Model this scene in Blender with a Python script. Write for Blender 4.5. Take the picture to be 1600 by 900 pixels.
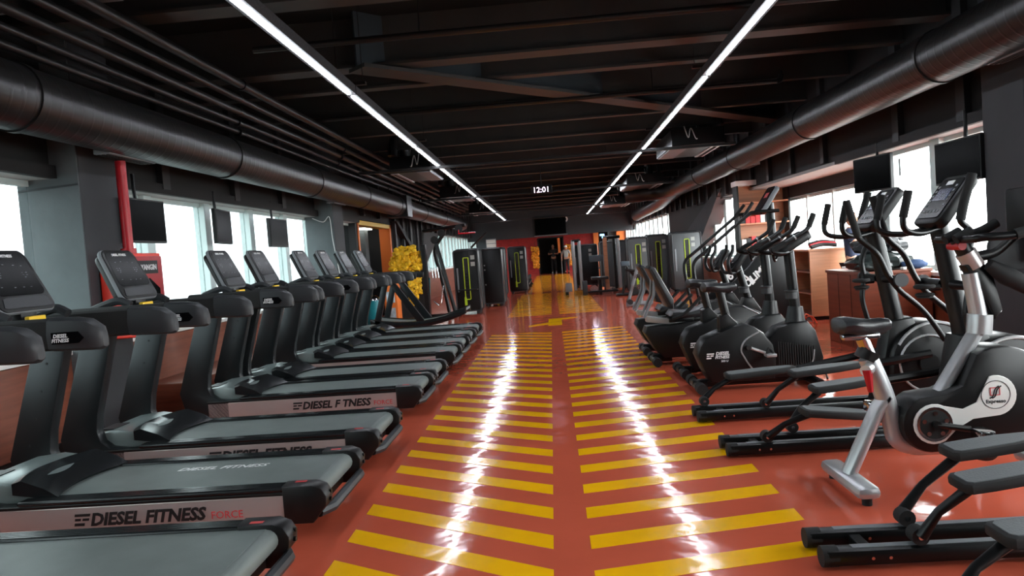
import bpy, bmesh, math, random
from mathutils import Vector, Matrix, noise
random.seed(7)
PI = math.pi
for o in list(bpy.data.objects): bpy.data.objects.remove(o)
scene = bpy.context.scene
C = scene.collection
# ------------------------------------------------------------------ camera
cd = bpy.data.cameras.new('camera'); cam = bpy.data.objects.new('camera', cd); C.objects.link(cam)
cd.sensor_width = 36.0; cd.lens = 1150 * 36.0 / 1600; cd.clip_start = 0.05; cd.clip_end = 400
_f = Vector(((861-800)/1150, (450-391)/1150, 1)).normalized()
_r = math.radians(4.1); _u = Vector((-math.sin(_r), math.cos(_r), 0)); _u = (_u - _u.dot(_f)*_f).normalized()
_x = Vector((_u.y*_f.z-_u.z*_f.y, _u.z*_f.x-_u.x*_f.z, _u.x*_f.y-_u.y*_f.x))
cx = Vector((_x[0], _f[0], _u[0])); cy = Vector((_x[1], _f[1], _u[1])); cz = -Vector((_x[2], _f[2], _u[2]))
cam.matrix_world = Matrix(((cx[0], cy[0], cz[0], 0), (cx[1], cy[1], cz[1], 0), (cx[2], cy[2], cz[2], 1.4), (0, 0, 0, 1)))
scene.camera = cam
# ------------------------------------------------------------------ sky and exposure
w = bpy.data.worlds.new('overcast_sky'); scene.world = w; w.use_nodes = True
nt = w.node_tree; nt.nodes.clear()
wo = nt.nodes.new('ShaderNodeOutputWorld'); bg = nt.nodes.new('ShaderNodeBackground')
tc = nt.nodes.new('ShaderNodeTexCoord'); sx = nt.nodes.new('ShaderNodeSeparateXYZ'); rp = nt.nodes.new('ShaderNodeValToRGB')
mr = nt.nodes.new('ShaderNodeMapRange'); mr.inputs['From Min'].default_value = -0.5; mr.inputs['From Max'].default_value = 1.0
nt.links.new(tc.outputs['Generated'], sx.inputs[0]); nt.links.new(sx.outputs['Z'], mr.inputs['Value']); nt.links.new(mr.outputs[0], rp.inputs[0])
el = rp.color_ramp.elements
el[0].position = 0.26; el[0].color = (0.16, 0.17, 0.17, 1)
el[1].position = 0.38; el[1].color = (0.98, 0.99, 1.0, 1)
nt.links.new(rp.outputs[0], bg.inputs['Color']); bg.inputs['Strength'].default_value = 11.0
nt.links.new(bg.outputs[0], wo.inputs['Surface'])
vs = scene.view_settings; vs.view_transform = 'Standard'; vs.look = 'None'; vs.gamma = 1.0; vs.use_curve_mapping = False
vs.exposure = 0.85
LED_STRENGTH = 29.0

# ------------------------------------------------------------------ materials
MATS = {}
def lin(c):
    return tuple(((v/255)/12.92 if v/255 <= 0.04045 else ((v/255+0.055)/1.055)**2.4) for v in c)
def mat(name, rgb, rough=0.5, metal=0.0, noise_amt=0.0, noise_scale=8.0, bump=0.0, bump_scale=60.0, stretch=None, emit=None, coat=0.0, spec=0.5):
    if name in MATS: return MATS[name]
    m = bpy.data.materials.new(name); m.use_nodes = True
    t = m.node_tree; b = t.nodes['Principled BSDF']; L = t.links.new
    col = (*lin(rgb), 1)
    b.inputs['Base Color'].default_value = col; b.inputs['Roughness'].default_value = rough; b.inputs['Metallic'].default_value = metal
    b.inputs['Specular IOR Level'].default_value = spec
    if coat: b.inputs['Coat Weight'].default_value = coat; b.inputs['Coat Roughness'].default_value = 0.08
    tc = t.nodes.new('ShaderNodeTexCoord'); mp = t.nodes.new('ShaderNodeMapping'); L(tc.outputs['Object'], mp.inputs[0])
    if stretch: mp.inputs['Scale'].default_value = stretch
    if noise_amt:
        n = t.nodes.new('ShaderNodeTexNoise'); n.inputs['Scale'].default_value = noise_scale; n.inputs['Detail'].default_value = 5
        L(mp.outputs[0], n.inputs['Vector'])
        r = t.nodes.new('ShaderNodeValToRGB'); L(n.outputs['Fac'], r.inputs[0])
        r.color_ramp.elements[0].position = 0.3; r.color_ramp.elements[1].position = 0.72
        r.color_ramp.elements[0].color = (*[v*(1-noise_amt) for v in col[:3]], 1)
        r.color_ramp.elements[1].color = (*[min(1, v*(1+noise_amt)) for v in col[:3]], 1)
        L(r.outputs[0], b.inputs['Base Color'])
    if bump:
        n2 = t.nodes.new('ShaderNodeTexNoise'); n2.inputs['Scale'].default_value = bump_scale; n2.inputs['Detail'].default_value = 3
        L(mp.outputs[0], n2.inputs['Vector'])
        bp = t.nodes.new('ShaderNodeBump'); bp.inputs['Strength'].default_value = bump; bp.inputs['Distance'].default_value = 0.02
        L(n2.outputs['Fac'], bp.inputs['Height']); L(bp.outputs[0], b.inputs['Normal'])
    if emit:
        b.inputs['Emission Color'].default_value = (*lin(emit[0]), 1); b.inputs['Emission Strength'].default_value = emit[1]
    MATS[name] = m
    return m
M_floor = mat('terracotta_epoxy', (202, 92, 68), 0.1, noise_amt=0.07, noise_scale=1.3, bump=0.3, bump_scale=3.0)
M_stripe = mat('yellow_floor_paint', (253, 186, 14), 0.12, noise_amt=0.05, noise_scale=3, bump=0.3, bump_scale=3.0)
M_ceil = mat('black_ceiling_paint', (6, 6, 6), 0.85)
M_beam = mat('black_steel_beam', (54, 53, 52), 0.6, noise_amt=0.15, noise_scale=3)
M_beamblue = mat('bluish_black_steel', (48, 56, 62), 0.6)
M_header = mat('dark_header_paint', (14, 14, 15), 0.7, noise_amt=0.1, noise_scale=2)
M_stud = mat('grey_steel_stud', (40, 41, 43), 0.55)
M_soffit = mat('pale_grey_soffit', (150, 154, 152), 0.6, noise_amt=0.05)
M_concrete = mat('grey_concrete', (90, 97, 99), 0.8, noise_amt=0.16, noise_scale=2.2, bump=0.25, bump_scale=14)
M_darkconc = mat('dark_and_shaded_concrete', (50, 53, 56), 0.7, noise_amt=0.12, noise_scale=2, bump=0.1, bump_scale=10)  # also the left pillars' sides, their shade put into the colour
M_wood = mat('brown_wood_laminate', (126, 72, 54), 0.4, noise_amt=0.22, noise_scale=5, stretch=(0.4, 0.35, 5))
M_redwood = mat('red_brown_wood_laminate', (122, 58, 38), 0.38, noise_amt=0.2, noise_scale=5, stretch=(0.35, 0.3, 5))
M_lightwood = mat('light_oak_laminate', (190, 128, 92), 0.45, noise_amt=0.14, noise_scale=5, stretch=(0.4, 0.4, 5))
M_sill = mat('white_stone_sill', (226, 226, 222), 0.35)
M_mullion = mat('pale_green_aluminium', (206, 222, 220), 0.4, 0.0)
M_duct = mat('dark_galvanised_duct', (58, 57, 57), 0.34, 0.75, noise_amt=0.18, noise_scale=3)
M_trunk = mat('grey_perforated_trunking', (74, 75, 78), 0.5, 0.3, noise_amt=0.4, noise_scale=60)
M_pipe = mat('black_painted_pipe', (34, 33, 33), 0.4, 0.3)
M_black = mat('black_plastic', (12, 12, 13), 0.4, spec=0.4)
M_blackm = mat('black_matte_rubber', (19, 19, 20), 0.75)
M_foam = mat('black_foam_grip', (19, 20, 20), 0.85, bump=0.15, bump_scale=200)
M_gloss = mat('glossy_black_panel', (10, 10, 12), 0.2, spec=0.06)
M_steelblk = mat('black_powder_coated_steel', (16, 17, 18), 0.34, 0.2, spec=0.4)
M_post = mat('charcoal_metallic_paint', (34, 37, 39), 0.36, 0.5)
M_capgrey = mat('charcoal_plastic', (40, 42, 45), 0.5)
M_tread = mat('grey_tread_rubber', (92, 96, 98), 0.55, bump=0.2, bump_scale=120)
M_silver = mat('silver_paint', (188, 190, 192), 0.32, 0.6)
M_chrome = mat('chrome', (205, 207, 210), 0.15, 1.0)
M_sidepanel = mat('brushed_aluminium_panel', (196, 186, 184), 0.3, 0.55)
M_belt = mat('grey_running_belt', (104, 112, 110), 0.5, noise_amt=0.12, noise_scale=4, bump=0.1, bump_scale=250)
M_rail = mat('glossy_black_foot_rail', (30, 32, 34), 0.25, 0.25)
M_hood = mat('grey_motor_hood', (122, 132, 131), 0.33, 0.3)
M_leather = mat('black_upholstery', (30, 31, 34), 0.38, bump=0.1, bump_scale=120)
M_screen = mat('black_screen_glass', (7, 8, 9), 0.2, spec=0.03)
M_yellow = mat('yellow_plastic', (238, 196, 30), 0.45)
M_cab = mat('grey_machine_panel', (74, 78, 80), 0.45)
M_lime = mat('lime_green_trim', (178, 206, 40), 0.45)
M_red = mat('lit_red_enamel', (226, 52, 34), 0.35)
M_redpipe = mat('red_pipe_paint', (178, 22, 34), 0.35)
M_white = mat('white_print', (228, 228, 228), 0.5)
M_blackprint = mat('black_print', (18, 18, 20), 0.5)
M_redprint = mat('red_print', (214, 70, 72), 0.5)
M_grey = mat('mid_grey_plastic', (120, 124, 128), 0.5)
M_blue = mat('dark_blue_display', (40, 52, 84), 0.2)
M_teal = mat('teal_plastic', (22, 122, 132), 0.3)
M_bluepad = mat('slate_blue_pad', (74, 90, 100), 0.5)
M_orange = mat('orange_paint', (214, 112, 40), 0.5)
M_wire = mat('white_cable', (200, 200, 198), 0.5)
M_orangewire = mat('orange_cable', (226, 96, 62), 0.5)
M_led = mat('led_diffuser', (255, 255, 255), 0.4, emit=((240, 245, 255), LED_STRENGTH))
M_clock = mat('lit_clock_digits', (255, 240, 255), 0.4, emit=((255, 225, 255), 2.0))
M_neonb = mat('lit_blue_sign', (150, 200, 255), 0.4, emit=((150, 205, 255), 1.2))
M_neonr = mat('lit_red_sign', (255, 70, 60), 0.4, emit=((255, 60, 50), 1.0))
M_lamp = mat('lit_ceiling_panel', (255, 255, 245), 0.4, emit=((255, 255, 245), 3.0))
M_shag = mat('yellow_tinsel', (226, 180, 24), 0.6, noise_amt=0.25, noise_scale=20)
M_garland = mat('orange_yellow_garland', (222, 140, 20), 0.6, noise_amt=0.35, noise_scale=12)
M_jacket = mat('dark_green_puffer_nylon', (30, 37, 36), 0.35)
M_jacketb = mat('black_puffer_nylon', (24, 26, 29), 0.35)
M_denim = mat('blue_fabric', (40, 62, 98), 0.8)
M_skin = mat('skin', (196, 142, 114), 0.55)
M_hair = mat('brown_hair', (82, 54, 38), 0.6)
M_navy = mat('navy_cotton', (34, 44, 66), 0.85)
M_darkcloth = mat('dark_grey_cotton', (34, 35, 38), 0.85)
M_palecloth = mat('pale_grey_cotton', (160, 162, 158), 0.85)
M_book = mat('red_binder', (200, 44, 46), 0.5)
M_paper = mat('white_paper', (232, 228, 222), 0.7)
M_poster = mat('pale_poster', (176, 196, 206), 0.5, noise_amt=0.4, noise_scale=9)
def brickmat():
    m = bpy.data.materials.new('red_painted_brick'); m.use_nodes = True
    t = m.node_tree; b = t.nodes['Principled BSDF']; L = t.links.new
    tc = t.nodes.new('ShaderNodeTexCoord'); mp = t.nodes.new('ShaderNodeMapping'); mp.inputs['Rotation'].default_value = (PI/2, 0, 0)
    br = t.nodes.new('ShaderNodeTexBrick'); br.inputs['Scale'].default_value = 4
    br.inputs['Color1'].default_value = (*lin((176, 24, 18)), 1); br.inputs['Color2'].default_value = (*lin((146, 16, 14)), 1); br.inputs['Mortar'].default_value = (*lin((96, 14, 12)), 1)
    L(tc.outputs['Object'], mp.inputs[0]); L(mp.outputs[0], br.inputs['Vector']); L(br.outputs['Color'], b.inputs['Base Color'])
    b.inputs['Roughness'].default_value = 0.5
    return m
M_brick = brickmat()
def glassmat(name, tint):
    m = bpy.data.materials.new(name); m.use_nodes = True
    t = m.node_tree; t.nodes.clear(); L = t.links.new
    o = t.nodes.new('ShaderNodeOutputMaterial'); mx = t.nodes.new('ShaderNodeMixShader'); tr = t.nodes.new('ShaderNodeBsdfTransparent'); gl = t.nodes.new('ShaderNodeBsdfGlossy')
    lw = t.nodes.new('ShaderNodeLayerWeight'); lw.inputs['Blend'].default_value = 0.5; fr = t.nodes.new('ShaderNodeMath'); fr.operation = 'POWER'; fr.inputs[1].default_value = 11.0
    L(lw.outputs['Facing'], fr.inputs[0])
    tr.inputs['Color'].default_value = (*tint, 1); gl.inputs['Roughness'].default_value = 0.02; gl.inputs['Color'].default_value = (0.6, 0.7, 0.7, 1)
    L(fr.outputs[0], mx.inputs[0]); L(tr.outputs[0], mx.inputs[1]); L(gl.outputs[0], mx.inputs[2]); L(mx.outputs[0], o.inputs['Surface'])
    return m
M_glass = glassmat('clear_window_glass', (0.92, 0.94, 0.94))
M_tint = glassmat('teal_solar_glass', (0.44, 0.48, 0.482))

# ------------------------------------------------------------------ builders
class MB:
    def __init__(s): s.bm = bmesh.new()
    def box(s, x0, x1, y0, y1, z0, z1, bev=0.0, mtx=None, seg=2):
        vs = bmesh.ops.create_cube(s.bm, size=1.0)['verts']
        for v in vs:
            v.co = Vector(((x0+x1)/2 + v.co.x*(x1-x0), (y0+y1)/2 + v.co.y*(y1-y0), (z0+z1)/2 + v.co.z*(z1-z0)))
        if bev > 0:
            es = list({e for v in vs for e in v.link_edges})
            r = bmesh.ops.bevel(s.bm, geom=es, offset=bev, segments=seg, profile=0.5, affect='EDGES')
            vs = list({v for f in r['faces'] for v in f.verts} | {v for v in vs if v.is_valid})
        if mtx is not None:
            for v in vs: v.co = mtx @ v.co
        return s
    def prism(s, pts, a, b, axis='y', bev=0.0, mtx=None, seg=2):
        def P(u, v, t): return Vector((u, t, v)) if axis == 'y' else (Vector((t, u, v)) if axis == 'x' else Vector((u, v, t)))
        n = len(pts)
        va = [s.bm.verts.new(P(u, v, a)) for u, v in pts]; vb = [s.bm.verts.new(P(u, v, b)) for u, v in pts]
        fs = [s.bm.faces.new(va), s.bm.faces.new(vb[::-1])]
        for i in range(n): fs.append(s.bm.faces.new((va[i], vb[i], vb[(i+1) % n], va[(i+1) % n])))
        bmesh.ops.recalc_face_normals(s.bm, faces=fs)
        vs = va + vb
        if bev > 0:
            es = list(set(fs[0].edges) | set(fs[1].edges))
            r = bmesh.ops.bevel(s.bm, geom=es, offset=bev, segments=seg, profile=0.5, affect='EDGES')
            vs = list({v for f in r['faces'] for v in f.verts} | {v for v in vs if v.is_valid})
        if mtx is not None:
            for v in vs: v.co = mtx @ v.co
        return s
    def tube(s, pts, r, seg=8, radii=None, closed=False, flat=1.0):
        pts = [Vector(p) for p in pts]; n = len(pts); rings = []
        up = None
        for i in range(n):
            if closed: t = (pts[(i+1) % n] - pts[i-1]).normalized()
            else: t = (pts[min(i+1, n-1)] - pts[max(i-1, 0)]).normalized()
            if up is None:
                up = Vector((0, 0, 1)) if abs(t.z) < 0.9 else Vector((1, 0, 0))
            up = (up - up.dot(t)*t).normalized(); sd = t.cross(up)
            rr = radii[i] if radii else r
            rings.append([s.bm.verts.new(pts[i] + (up*math.cos(2*PI*k/seg)*flat + sd*math.sin(2*PI*k/seg))*rr) for k in range(seg)])
        fs = []
        for i in range(n if closed else n-1):
            a, b = rings[i], rings[(i+1) % n]
            for k in range(seg): fs.append(s.bm.faces.new((a[k], a[(k+1) % seg], b[(k+1) % seg], b[k])))
        if not closed: fs.append(s.bm.faces.new(rings[0][::-1])); fs.append(s.bm.faces.new(rings[-1]))
        bmesh.ops.recalc_face_normals(s.bm, faces=fs)
        return s
    def cyl(s, p, q, r, seg=16, r2=None): return s.tube([p, q], r, seg, radii=[r, r if r2 is None else r2])
    def ell(s, c, r, u=14, v=9, mtx=None):
        vs = bmesh.ops.create_uvsphere(s.bm, u_segments=u, v_segments=v, radius=1.0)['verts']
        for q in vs:
            q.co = Vector((c[0]+q.co.x*r[0], c[1]+q.co.y*r[1], c[2]+q.co.z*r[2]))
            if mtx is not None: q.co = mtx @ q.co
        return s
    def torus(s, c, R, r, axis='y', seg=28, ts=6):
        pts = []
        for k in range(seg):
            a = 2*PI*k/seg; u, v = R*math.cos(a), R*math.sin(a)
            pts.append((c[0]+u, c[1], c[2]+v) if axis == 'y' else ((c[0], c[1]+u, c[2]+v) if axis == 'x' else (c[0]+u, c[1]+v, c[2])))
        return s.tube(pts, r, ts, closed=True)
    def mesh(s, name, m, smooth=True):
        me = bpy.data.meshes.new(name); s.bm.to_mesh(me); s.bm.free()
        me.materials.append(m)
        if smooth:
            for p in me.polygons: p.use_smooth = True
            me.set_sharp_from_angle(angle=math.radians(38))
        return me
    def build(s, name, m, parent=None, smooth=True, loc=None):
        return link(name, s.mesh(name, m, smooth), parent, loc)
def link(name, me, parent=None, loc=None):
    o = bpy.data.objects.new(name, me); C.objects.link(o)
    if parent: o.parent = parent
    if loc: o.location = loc
    return o
def curve(pts, n=6):
    """Catmull-Rom through the points"""
    P = [Vector(p) for p in pts]; out = []
    for i in range(len(P)-1):
        a, b, c, d = P[max(i-1, 0)], P[i], P[i+1], P[min(i+2, len(P)-1)]
        for k in range(n):
            t = k/n
            out.append(0.5*((2*b) + (c-a)*t + (2*a-5*b+4*c-d)*t*t + (3*b-a-3*c+d)*t**3))
    return out + [P[-1]]
def arc(cx, cy, r, a0, a1, n=10): return [(cx+r*math.cos(math.radians(a0+(a1-a0)*k/n)), cy+r*math.sin(math.radians(a0+(a1-a0)*k/n))) for k in range(n+1)]
def rrect(x0, x1, z0, z1, r, n=5):
    return arc(x1-r, z1-r, r, 0, 90, n) + arc(x0+r, z1-r, r, 90, 180, n) + arc(x0+r, z0+r, r, 180, 270, n) + arc(x1-r, z0+r, r, 270, 360, n)
def tag(o, label, cat, group=None):
    o['label'] = label; o['category'] = cat
    if group: o['group'] = group
    return o
def thing(name, label, cat, loc=(0, 0, 0), group=None):
    o = bpy.data.objects.new(name, None); C.objects.link(o); o.location = loc; o.empty_display_size = 0.1
    return tag(o, label, cat, group)
def struct(o): o['kind'] = 'structure'; return o
def copy_tree(o, parent=None):
    c = o.copy(); C.objects.link(c); c.parent = parent
    for ch in list(o.children): copy_tree(ch, c)
    return c
_tx = {}
def text(s, size, m, parent, origin, xdir, ydir, shear=0.0, bold=0.0, ext=0.0012, name='lettering', align='LEFT', spacing=1.0):
    key = (s, size, m.name, shear, bold, ext, align, spacing)
    if key not in _tx:
        cu = bpy.data.curves.new('lettering', 'FONT'); cu.body = s; cu.size = size; cu.shear = shear; cu.offset = bold; cu.extrude = ext
        cu.align_x = align; cu.resolution_u = 2; cu.space_character = spacing
        ob = bpy.data.objects.new('lettering_source', cu); C.objects.link(ob)
        dg = bpy.context.evaluated_depsgraph_get()
        me = bpy.data.meshes.new_from_object(ob.evaluated_get(dg)); bpy.data.objects.remove(ob); bpy.data.curves.remove(cu)
        me.materials.clear(); me.materials.append(m); me.name = 'lettering'; _tx[key] = me
    o = link(name, _tx[key], parent)
    x = Vector(xdir).normalized(); y = Vector(ydir).normalized(); z = x.cross(y)
    o.matrix_local = Matrix(((x[0], y[0], z[0], origin[0]), (x[1], y[1], z[1], origin[1]), (x[2], y[2], z[2], origin[2]), (0, 0, 0, 1)))
    return o
def df_logo(size, m, parent, origin, xdir, ydir, name='logo_mark'):
    """the two-bar emblem in front of the maker's name"""
    b = MB(); h = size
    b.prism([(0.02*h, h), (1.35*h, h), (1.28*h, .78*h), (-0.05*h+.02*h, .78*h)], 0, .0015, 'z')
    b.prism([(0, .62*h), (.5*h, .62*h), (.46*h, .42*h), (-.04*h, .42*h)], 0, .0015, 'z')
    b.prism([(.66*h, .62*h), (1.22*h, .62*h), (1.16*h, .42*h), (.6*h, .42*h)], 0, .0015, 'z')
    b.prism([(-.06*h, .24*h), (.8*h, .24*h), (.74*h, 0), (-.12*h, 0)], 0, .0015, 'z')
    o = b.build(name, m, parent, False)
    x = Vector(xdir).normalized(); y = Vector(ydir).normalized(); z = x.cross(y)
    o.matrix_local = Matrix(((x[0], y[0], z[0], origin[0]), (x[1], y[1], z[1], origin[1]), (x[2], y[2], z[2], origin[2]), (0, 0, 0, 1)))
    return o

# ================================================================== THE ROOM
Y0, Y1 = -4.0, 44.0
floor = struct(MB().box(-5.2, 6.2, Y0-.2, Y1+2.4, -0.1, 0).build('floor', M_floor, None, False))
def stripe(poly, z=0.0015): MB().prism(poly, 0.0002, z, 'z').build('painted_stripe', M_stripe, floor, False)
def clip(poly, ymax, ymin=-99):
    def half(P, f):
        out = []
        for i in range(len(P)):
            a, b = P[i], P[(i+1) % len(P)]; fa, fb = f(a), f(b)
            if fa >= 0: out.append(a)
            if (fa >= 0) != (fb >= 0):
                t = fa/(fa-fb); out.append((a[0]+(b[0]-a[0])*t, a[1]+(b[1]-a[1])*t))
        return out
    P = half(poly, lambda p: ymax-p[1])
    return half(P, lambda p: p[1]-ymin) if P else P
for k in range(-7, 24):                       # near block of chevrons
    yl, yr = 4.34 + .3895*k, 4.316 + .3915*k
    for P in ([(-.088, yl-.166), (-.088, yl), (-1.137, yl+.615), (-1.137, yl+.449)], [(.088, yr-.158), (1.136, yr+.062), (1.136, yr+.22), (.088, yr)]):
        P = clip(P, 12.75)
        if len(P) > 2: stripe(P)
for k in range(0, 23):                        # middle block
    y = 16.1 + .36*k
    stripe([(-.088, y), (-.088, y+.16), (-1.05, y+.2), (-1.05, y+.04)]); stripe([(.088, y), (1.05, y+.04), (1.05, y+.2), (.088, y+.16)])
for k in range(0, 40):                        # block before the far doorway
    y = 25.4 + .42*k
    stripe([(-.088, y), (-.088, y+.15), (-.9, y+.15), (-.9, y)]); stripe([(.088, y), (.9, y), (.9, y+.15), (.088, y+.15)])
stripe([(-.15, 13.7), (.11, 13.7), (.11, 15.05), (-.15, 15.05)])
stripe([(.11, 14.75), (.45, 14.95), (.45, 15.15), (.11, 15.05)]); stripe([(-.52, 13.7), (-.15, 13.95), (-.15, 14.3), (-.52, 13.95)])

ceiling = struct(MB().box(-5.2, 6.2, Y0-.2, Y1+.2, 4.05, 4.2).build('ceiling', M_ceil, None, False))
def ibeam(y, w=.22, zb=3.5, x0=-4.5, x1=4.5, m=None):
    b = MB(); b.box(x0, x1, y-w/2, y+w/2, zb, zb+.03); b.box(x0, x1, y-.015, y+.015, zb+.03, 4.05)
    b.build('beam', m or M_beam, ceiling, False)
for y in (1.5, 3.6, 5.9): ibeam(y, .24)
ibeam(8.0, .26); ibeam(8.95, .16)
for k, y in enumerate((10.5, 12.2, 13.9, 15.4, 17.9, 20, 22.2, 24.4, 26.6, 28.8, 31, 33.2, 35.4, 37.6)): ibeam(y, .13 if k < 4 else .2)
b = MB()                                       # deep diagonal girder across the bay
p, q = Vector((-1.9, 7.75, 0)), Vector((4.6, 14.2, 0)); d = (q-p).normalized(); nn = Vector((-d.y, d.x, 0))
def slab(b, w, z0, z1):
    P = [p+nn*w, q+nn*w, q-nn*w, p-nn*w]; b.prism([(v.x, v.y) for v in P], z0, z1, 'z')
slab(b, .16, 3.44, 3.48); b.build('diagonal_girder_flange', M_beam, ceiling, False)
b = MB(); slab(b, .015, 3.48, 4.05); b.build('diagonal_girder_web', M_beamblue, ceiling, False)

# side walls: wooden knee wall, sill, glazing, deep black header with studs
def quadwall(side, segs, name, wood, pw):
    X = 4.25*side; XO = 4.6*side
    root = struct(MB().box(min(X, XO), max(X, XO), segs[0][0], segs[-1][1], 2.38, 4.05).build(name, M_header, None, False))
    for a, b_ in segs:
        MB().box(min(X, XO), max(X, XO), a, b_, 0, .80).build('knee_wall', M_blackm, root, False)
        MB().box(min(X-.04*side, XO), max(X-.04*side, XO), a, b_, .80, .845, .006).build('window_sill', M_sill, root, False)
        y = a
        while y < b_-.05:
            y2 = min(y+pw, b_); xx = sorted((X, X-.022*side))
            MB().box(xx[0], xx[1], y+.004, y2-.004, .09, .795, .003).build('wood_panel', wood, root, False); y = y2
        xx = sorted((X, X-.015*side)); MB().box(xx[0], xx[1], a, b_, 0, .085).build('skirting', M_black, root, False)
        MB().box(min(X-.01*side, XO), max(X-.01*side, XO), a, b_, 2.33, 2.38).build('soffit', M_soffit, root, False)
    return root
wl = quadwall(-1, [(Y0, 6.17), (6.17, 13.3), (13.3, 16.2)], 'wall_left', M_wood, 1.22)
wr = quadwall(1, [(Y0, 11.0)], 'wall_right', M_redwood, 1.6)
def studs(root, side, ys, z0=2.38, z1=3.6, w=.16):
    X = 4.25*side
    for y in ys:
        xx = sorted((X-.07*side, X+.02*side)); MB().box(xx[0], xx[1], y, y+w, z0, z1, .004).build('stud', M_stud, root, False)
studs(wl, -1, [-.8, 1.6, 3.9, 7.9, 9.75, 11.5, 14.5])
studs(wr, 1, [-.8, 1.6, 3.9, 7.6, 9.0])
for side, root, ya, yb in ((-1, wl, Y0, 16.2), (1, wr, Y0, 11)):       # dark lining above the studs' foot
    xx = sorted((4.25*side, 4.19*side)); MB().box(xx[0], xx[1], ya, yb, 2.33, 2.44).build('header_lip', M_header, root, False)
def glazing(name, side, X, a, b_, step, z0=.845, z1=2.33, off=0.0, mw=.2, g=None):
    root = struct(MB().box(*sorted((X, X+.05*side)), a, b_, z0, z0+.05).build(name, M_mullion, None, False))
    MB().box(*sorted((X, X+.05*side)), a, b_, z1-.05, z1).build('top_rail', M_mullion, root, False)
    y = a + off; ys = []
    while y < b_: ys.append(y); y += step
    for y in ys: MB().box(*sorted((X-.06*side, X+.09*side)), y, min(y+mw, b_), z0, z1, .006).build('mullion', M_mullion, root, False)
    e = [a] + ys + [b_]
    for i in range(len(e)-1):
        s0 = e[i] + (mw if i else 0)
        if e[i+1]-s0 > .1: MB().box(*sorted((X+.015*side, X+.027*side)), s0, e[i+1], z0+.05, z1-.05).build('pane', g or M_glass, root, False)
    return root
glazing('window_1', -1, -4.45, Y0, 16.2, 1.4, off=.65, z1=2.33, mw=.16, g=M_tint)
glazing('window_2', 1, 4.45, Y0, 11.0, 1.28, off=1.0, mw=.22)

# left wall further on: doorway, black truss wall, far glazing
wl2 = struct(MB().box(-4.6, -4.3, 19.75, 24.2, 0, 4.05).build('wall_left.001', M_header, None, False))
MB().box(-4.6, -4.3, 16.2, 19.75, 2.42, 4.05).build('lintel', M_header, wl2, False)
MB().box(-4.6, -4.3, 16.2, 16.4, 0, 2.42).build('jamb', M_header, wl2, False)
studs(wl2, -1, [16.6, 18.2], 2.5, 3.9, .13); studs(wl2, -1, [19.9, 21, 22.1, 23.2, 24.0], .9, 3.9, .13)
MB().prism([(19.8, 2.5), (20.1, 2.5), (24.4, 1.0), (24.4, .75)], -4.3, -4.12, 'x').build('diagonal_brace', M_header, wl2, False)
wl3 = struct(MB().box(-4.6, -4.3, 24.2, Y1, 2.35, 4.05).build('wall_left.002', M_header, None, False))
MB().box(-4.6, -4.3, 24.2, Y1, 0, .95).build('knee_wall', M_wood, wl3, False)
MB().box(-4.6, -4.24, 24.2, Y1, .95, 1.0).build('window_sill', M_sill, wl3, False)
MB().prism([(24.2, .95), (24.2, 2.4), (28.6, 2.4)], -4.62, -4.28, 'x').build('gusset', M_header, wl3, False)
studs(wl3, -1, [25.1+1.1*k for k in range(17)], 2.35, 3.9, .13)
glazing('window_3', -1, -4.5, 24.2, Y1, 1.1, z0=1.0, z1=2.35, off=1.0, mw=.3, g=M_tint)
# doorway in the left wall with its little room behind
d1 = struct(bpy.data.objects.new('door_1', None)); C.objects.link(d1); d1.location = (-4.45, 18.0, 0)
def dpart(n, m, *a, bev=0): return MB().box(*a, bev).build(n, m, d1, False)
dpart('frame_head', M_yellow, -.12, .17, -1.62, 1.75, 2.3, 2.4)
dpart('frame_post', M_orange, -.12, .17, 1.62, 1.78, 0, 2.4)
dpart('frame_post', M_orange, -.12, .17, -1.64, -1.54, 0, 2.4)
dpart('room_back', M_darkconc, -.95, -.88, -2.0, 2.2, 0, 2.7)
dpart('room_side', M_darkconc, -.95, -.2, 2.2, 2.3, 0, 2.7)
dpart('room_side', M_concrete, -.95, -.2, -2.05, -1.98, 0, 2.7)
dpart('room_ceiling', M_darkconc, -.95, -.2, -2.05, 2.3, 2.7, 2.78)
dpart('room_floor', M_darkconc, -.95, -.12, -2.05, 2.3, -.05, 0)
dpart('ceiling_panel', M_lamp, -.8, -.3, .9, 1.6, 2.3, 2.34); dpart('ceiling_panel', M_lamp, -.8, -.3, -1.4, -.9, 2.3, 2.34)
MB().cyl((-.6, -.45, 0), (-.6, -.45, 2.7), .13).build('red_column', M_redpipe, d1)
dpart('concrete_column', M_concrete, -.75, -.4, 1.15, 1.5, 0, 2.7)
dpart('notice', M_lightwood, -.5, -.47, -1.3, -.9, 1.6, 1.95); dpart('notice', M_poster, -.5, -.47, -1.2, -.8, 1.15, 1.55)

# right wall: bay window, black truss, diagonal, far glazing
wr2 = struct(MB().box(4.25, 4.6, 11.0, 18.4, 2.38, 4.05).build('wall_right.001', M_header, None, False))
MB().box(4.2, 5.12, 11, 16.6, 2.33, 2.38).build('soffit', M_soffit, wr2, False)
MB().box(4.9, 5.12, 11, 16.6, 2.1, 2.34).build('bay_beam', M_header, wr2, False)
MB().box(4.6, 5.12, 10.9, 10.92, .84, 2.33).build('pane', M_glass, wr2, False); MB().box(4.6, 5.12, 10.85, 11.0, 0, .84).build('bay_return', M_redwood, wr2, False)
MB().box(4.25, 5.12, 16.4, 16.6, 0, 2.38).build('bay_return', M_concrete, wr2, False)
MB().box(4.95, 5.12, 11, 16.4, 0, .7).build('knee_wall', M_redwood, wr2, False)
studs(wr2, 1, [11.4, 12.9, 14.2, 15.4, 16.6, 17.6], 2.4, 3.9, .14)
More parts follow.
